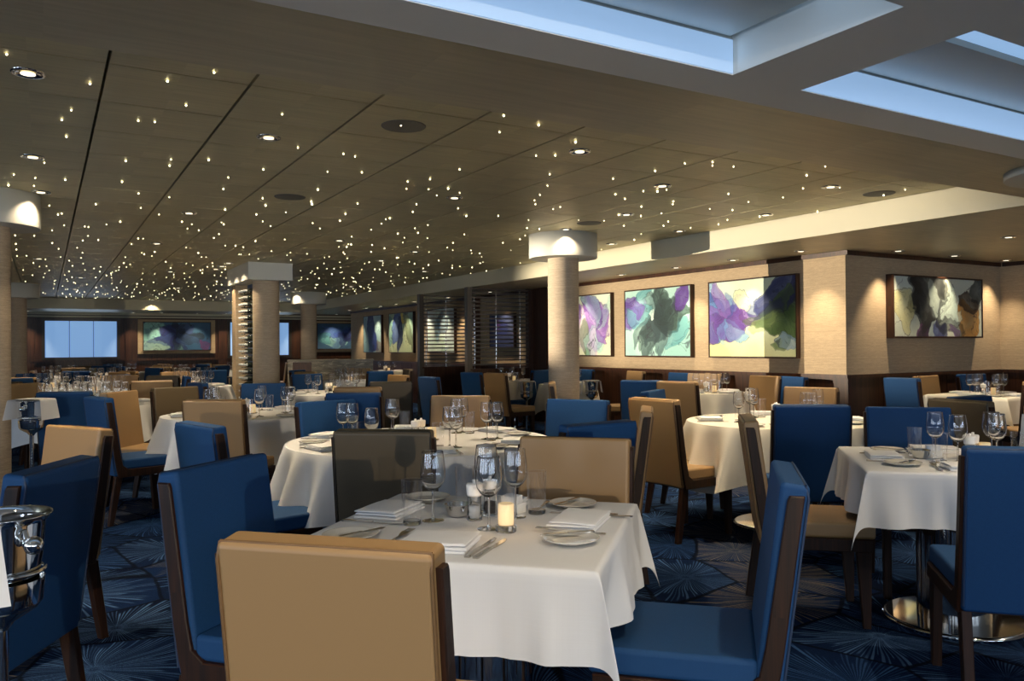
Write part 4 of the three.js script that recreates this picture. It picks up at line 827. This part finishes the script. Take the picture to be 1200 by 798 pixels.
function cooler(v, u, turn, lb, lt, ls, tw, low = 0) {
  const s = thing('bucket_stand', ls, 'stand', undefined, [v, 0, -u]);
  part('foot', standGeo.foot, M.chrome, s); part('pole', standGeo.pole, M.chrome, s); part('cup', standGeo.cup, M.chrome, s, [0, -low, 0]); s.children[1].scale.y = (0.66 - low) / 0.66;
  const b = thing('wine_bucket', lb, 'wine bucket', undefined, [v, 0.698 - low, -u], tw ? turn + Math.PI / 2 : turn);
  part('pail', bucketGeo.pail, M.chrome, b); part('band', bucketGeo.ring, M.chrome, b); part('handle', bucketGeo.knob, M.chrome, b); part('handle', bucketGeo.knob2, M.chrome, b);
  if (tw) solo('service_towel', tw, M.napkin, lt, 'towel', undefined, [v, 0.917 - low, -u], turn + Math.PI / 2);
}
const deg30 = -R(30);
cooler(-0.09, 2.25, R(-57), 'polished steel wine bucket with a ball handle by the blue chair', 'white towel hanging square over the ball handled bucket', 'chrome stand under the ball handled wine bucket', null);
solo('service_towel', towel(0.108, 0.10, 0.19, 0.16, 3), M.napkin, 'white towel hanging square over the ball handled bucket', 'towel', undefined, [-0.178, 0.918, -2.25], R(-84));
{ const [v, u] = at(37, 468, 0.92); cooler(v, u, deg30, 'steel wine bucket under a spread white towel near the round column', 'white towel spread over the bucket near the round column', 'chrome stand of the towel topped bucket near the round column', towel(0.11, 0.15, 0.15, 0.2, 8).rotateY(Math.PI / 2)); }
{ const [v, u] = at(617, 447, 0.80); cooler(v, u, deg30, 'steel wine bucket beside the column, before a blue chair', 'white towel on the bucket before the slatted screen', 'chrome bucket stand before the slatted screen', towel(0.11, 0.16, 0.19, 0.17, 12).rotateY(Math.PI / 2), 0.12); }
{ const [v, u] = at(693, 446, 0.82); cooler(v, u, deg30, 'steel wine bucket at the second booth table', 'white towel on the bucket at the second booth table', 'chrome bucket stand at the second booth table', towel(0.11, 0.16, 0.19, 0.17, 16).rotateY(Math.PI / 2), 0.1); }
{ const [v, u] = at(268, 441, 0.82); cooler(v, u, deg30, 'plain steel wine bucket before the wine rack', '', 'chrome bucket stand before the wine rack', null, 0.1); }
{ const [v, u] = at(1240, 487, 0.92); cooler(v, u, deg30, 'steel wine bucket between the pedestal table and the alcove', 'white towel hanging from the bucket toward the alcove', 'chrome bucket stand toward the alcove', towel(0.11, 0.2, 0.2, 0.18, 20).rotateY(Math.PI / 2)); }

// stone-faced service counter
{
  const g = thing('service_counter', 'grey stone faced service counter with a walnut niche', 'counter', undefined, [4.72, 0, -14.95], R(-18));
  part('body', metric(box(1.5, 0.99, 0.5, 0, 0.495, 0)), M.walnut, g);
  part('stone_front', new THREE.BoxGeometry(1.56, 0.52, 0.03).translate(0, 0.80, 0.266), M.stone, g);
  part('stone_top', new THREE.BoxGeometry(1.58, 0.025, 0.58).translate(0, 1.0725, 0.0), M.stone, g);
  part('upper_body', metric(box(1.5, 0.07, 0.5, 0, 1.025, 0)), M.walnut, g);
  part('niche_panel', metric(box(0.34, 0.22, 0.012, -0.52, 0.93, 0.288)), M.walnut, g);
}

// ---------------------------------------------------------------- studio lamps that stand outside the frame
function studioLamp(v, u, h, target, cd, angle, pen, label, doors) {
  const g = thing('studio_lamp', label, 'lamp', undefined, [v, 0, -u]);
  part('pole', cyl(0.014, 0.014, h - 0.08, 0, 0.02, 0, 12), M.darkMetal, g);
  for (let k = 0; k < 3; k++) part('leg', tube([[0, 0.55, 0], [0.22 * Math.cos(k * 2.094), 0.28, 0.22 * Math.sin(k * 2.094)], [0.45 * Math.cos(k * 2.094), 0.008, 0.45 * Math.sin(k * 2.094)]], 0.01, 6, 6), M.darkMetal, g);
  const dir = new THREE.Vector3(target[0] - v, target[1] - h, -(target[2] - u)).normalize();
  const head = part('head', lathe([[0.0, -0.16], [0.05, -0.16], [0.055, -0.02], [0.09, 0.03], [0.088, 0.03], [0.05, -0.015]], 24), M.darkMetal, g, [0, h, 0]);
  const q = new THREE.Quaternion().setFromUnitVectors(new THREE.Vector3(0, 1, 0), dir); head.quaternion.copy(q);
  const disc = part('lamp_face', cyl(0.045, 0.045, 0.004, 0, -0.01, 0, 24), std({ color: lin(0.9, 0.9, 0.85), emissive: LAMP_WARM, emissiveIntensity: 2 }), g, [0, h, 0]); disc.quaternion.copy(q);
  const p = dir.clone().multiplyScalar(0.045);
  if (doors) for (const d of doors) {   // barn doors: a plate above and one below the beam
    const m = part('barn_door', box(0.5, 0.003, 0.32, 0, Math.tan(R(d)) * 0.42, -0.26), M.darkMetal, g, [0, h, 0]); m.rotation.y = Math.atan2(-dir.x, -dir.z);
  }
  spot(g, LAMP_WARM, cd, [p.x, h + p.y, p.z], [dir.x * 3, h + dir.y * 3, dir.z * 3], angle, pen, doors ? 0.4 : 2);
}
studioLamp(-2.46, -9.0, 1.62, [1.1, 1.0, 5.5], KEY_CD, R(12.5), 0.35, 'studio lamp on a tripod far behind the wine buckets');
studioLamp(-1.2, 9.74, 1.95, [7.5, 1.85, 7.0], SIDE_CD, R(26), 0.3, 'studio lamp on a tripod beside the far round column', [4.4, -6.5]);

scene.traverse((o) => { if (o.isMesh) { o.castShadow = true; o.receiveShadow = true; } });
renderer.render(scene, camera);
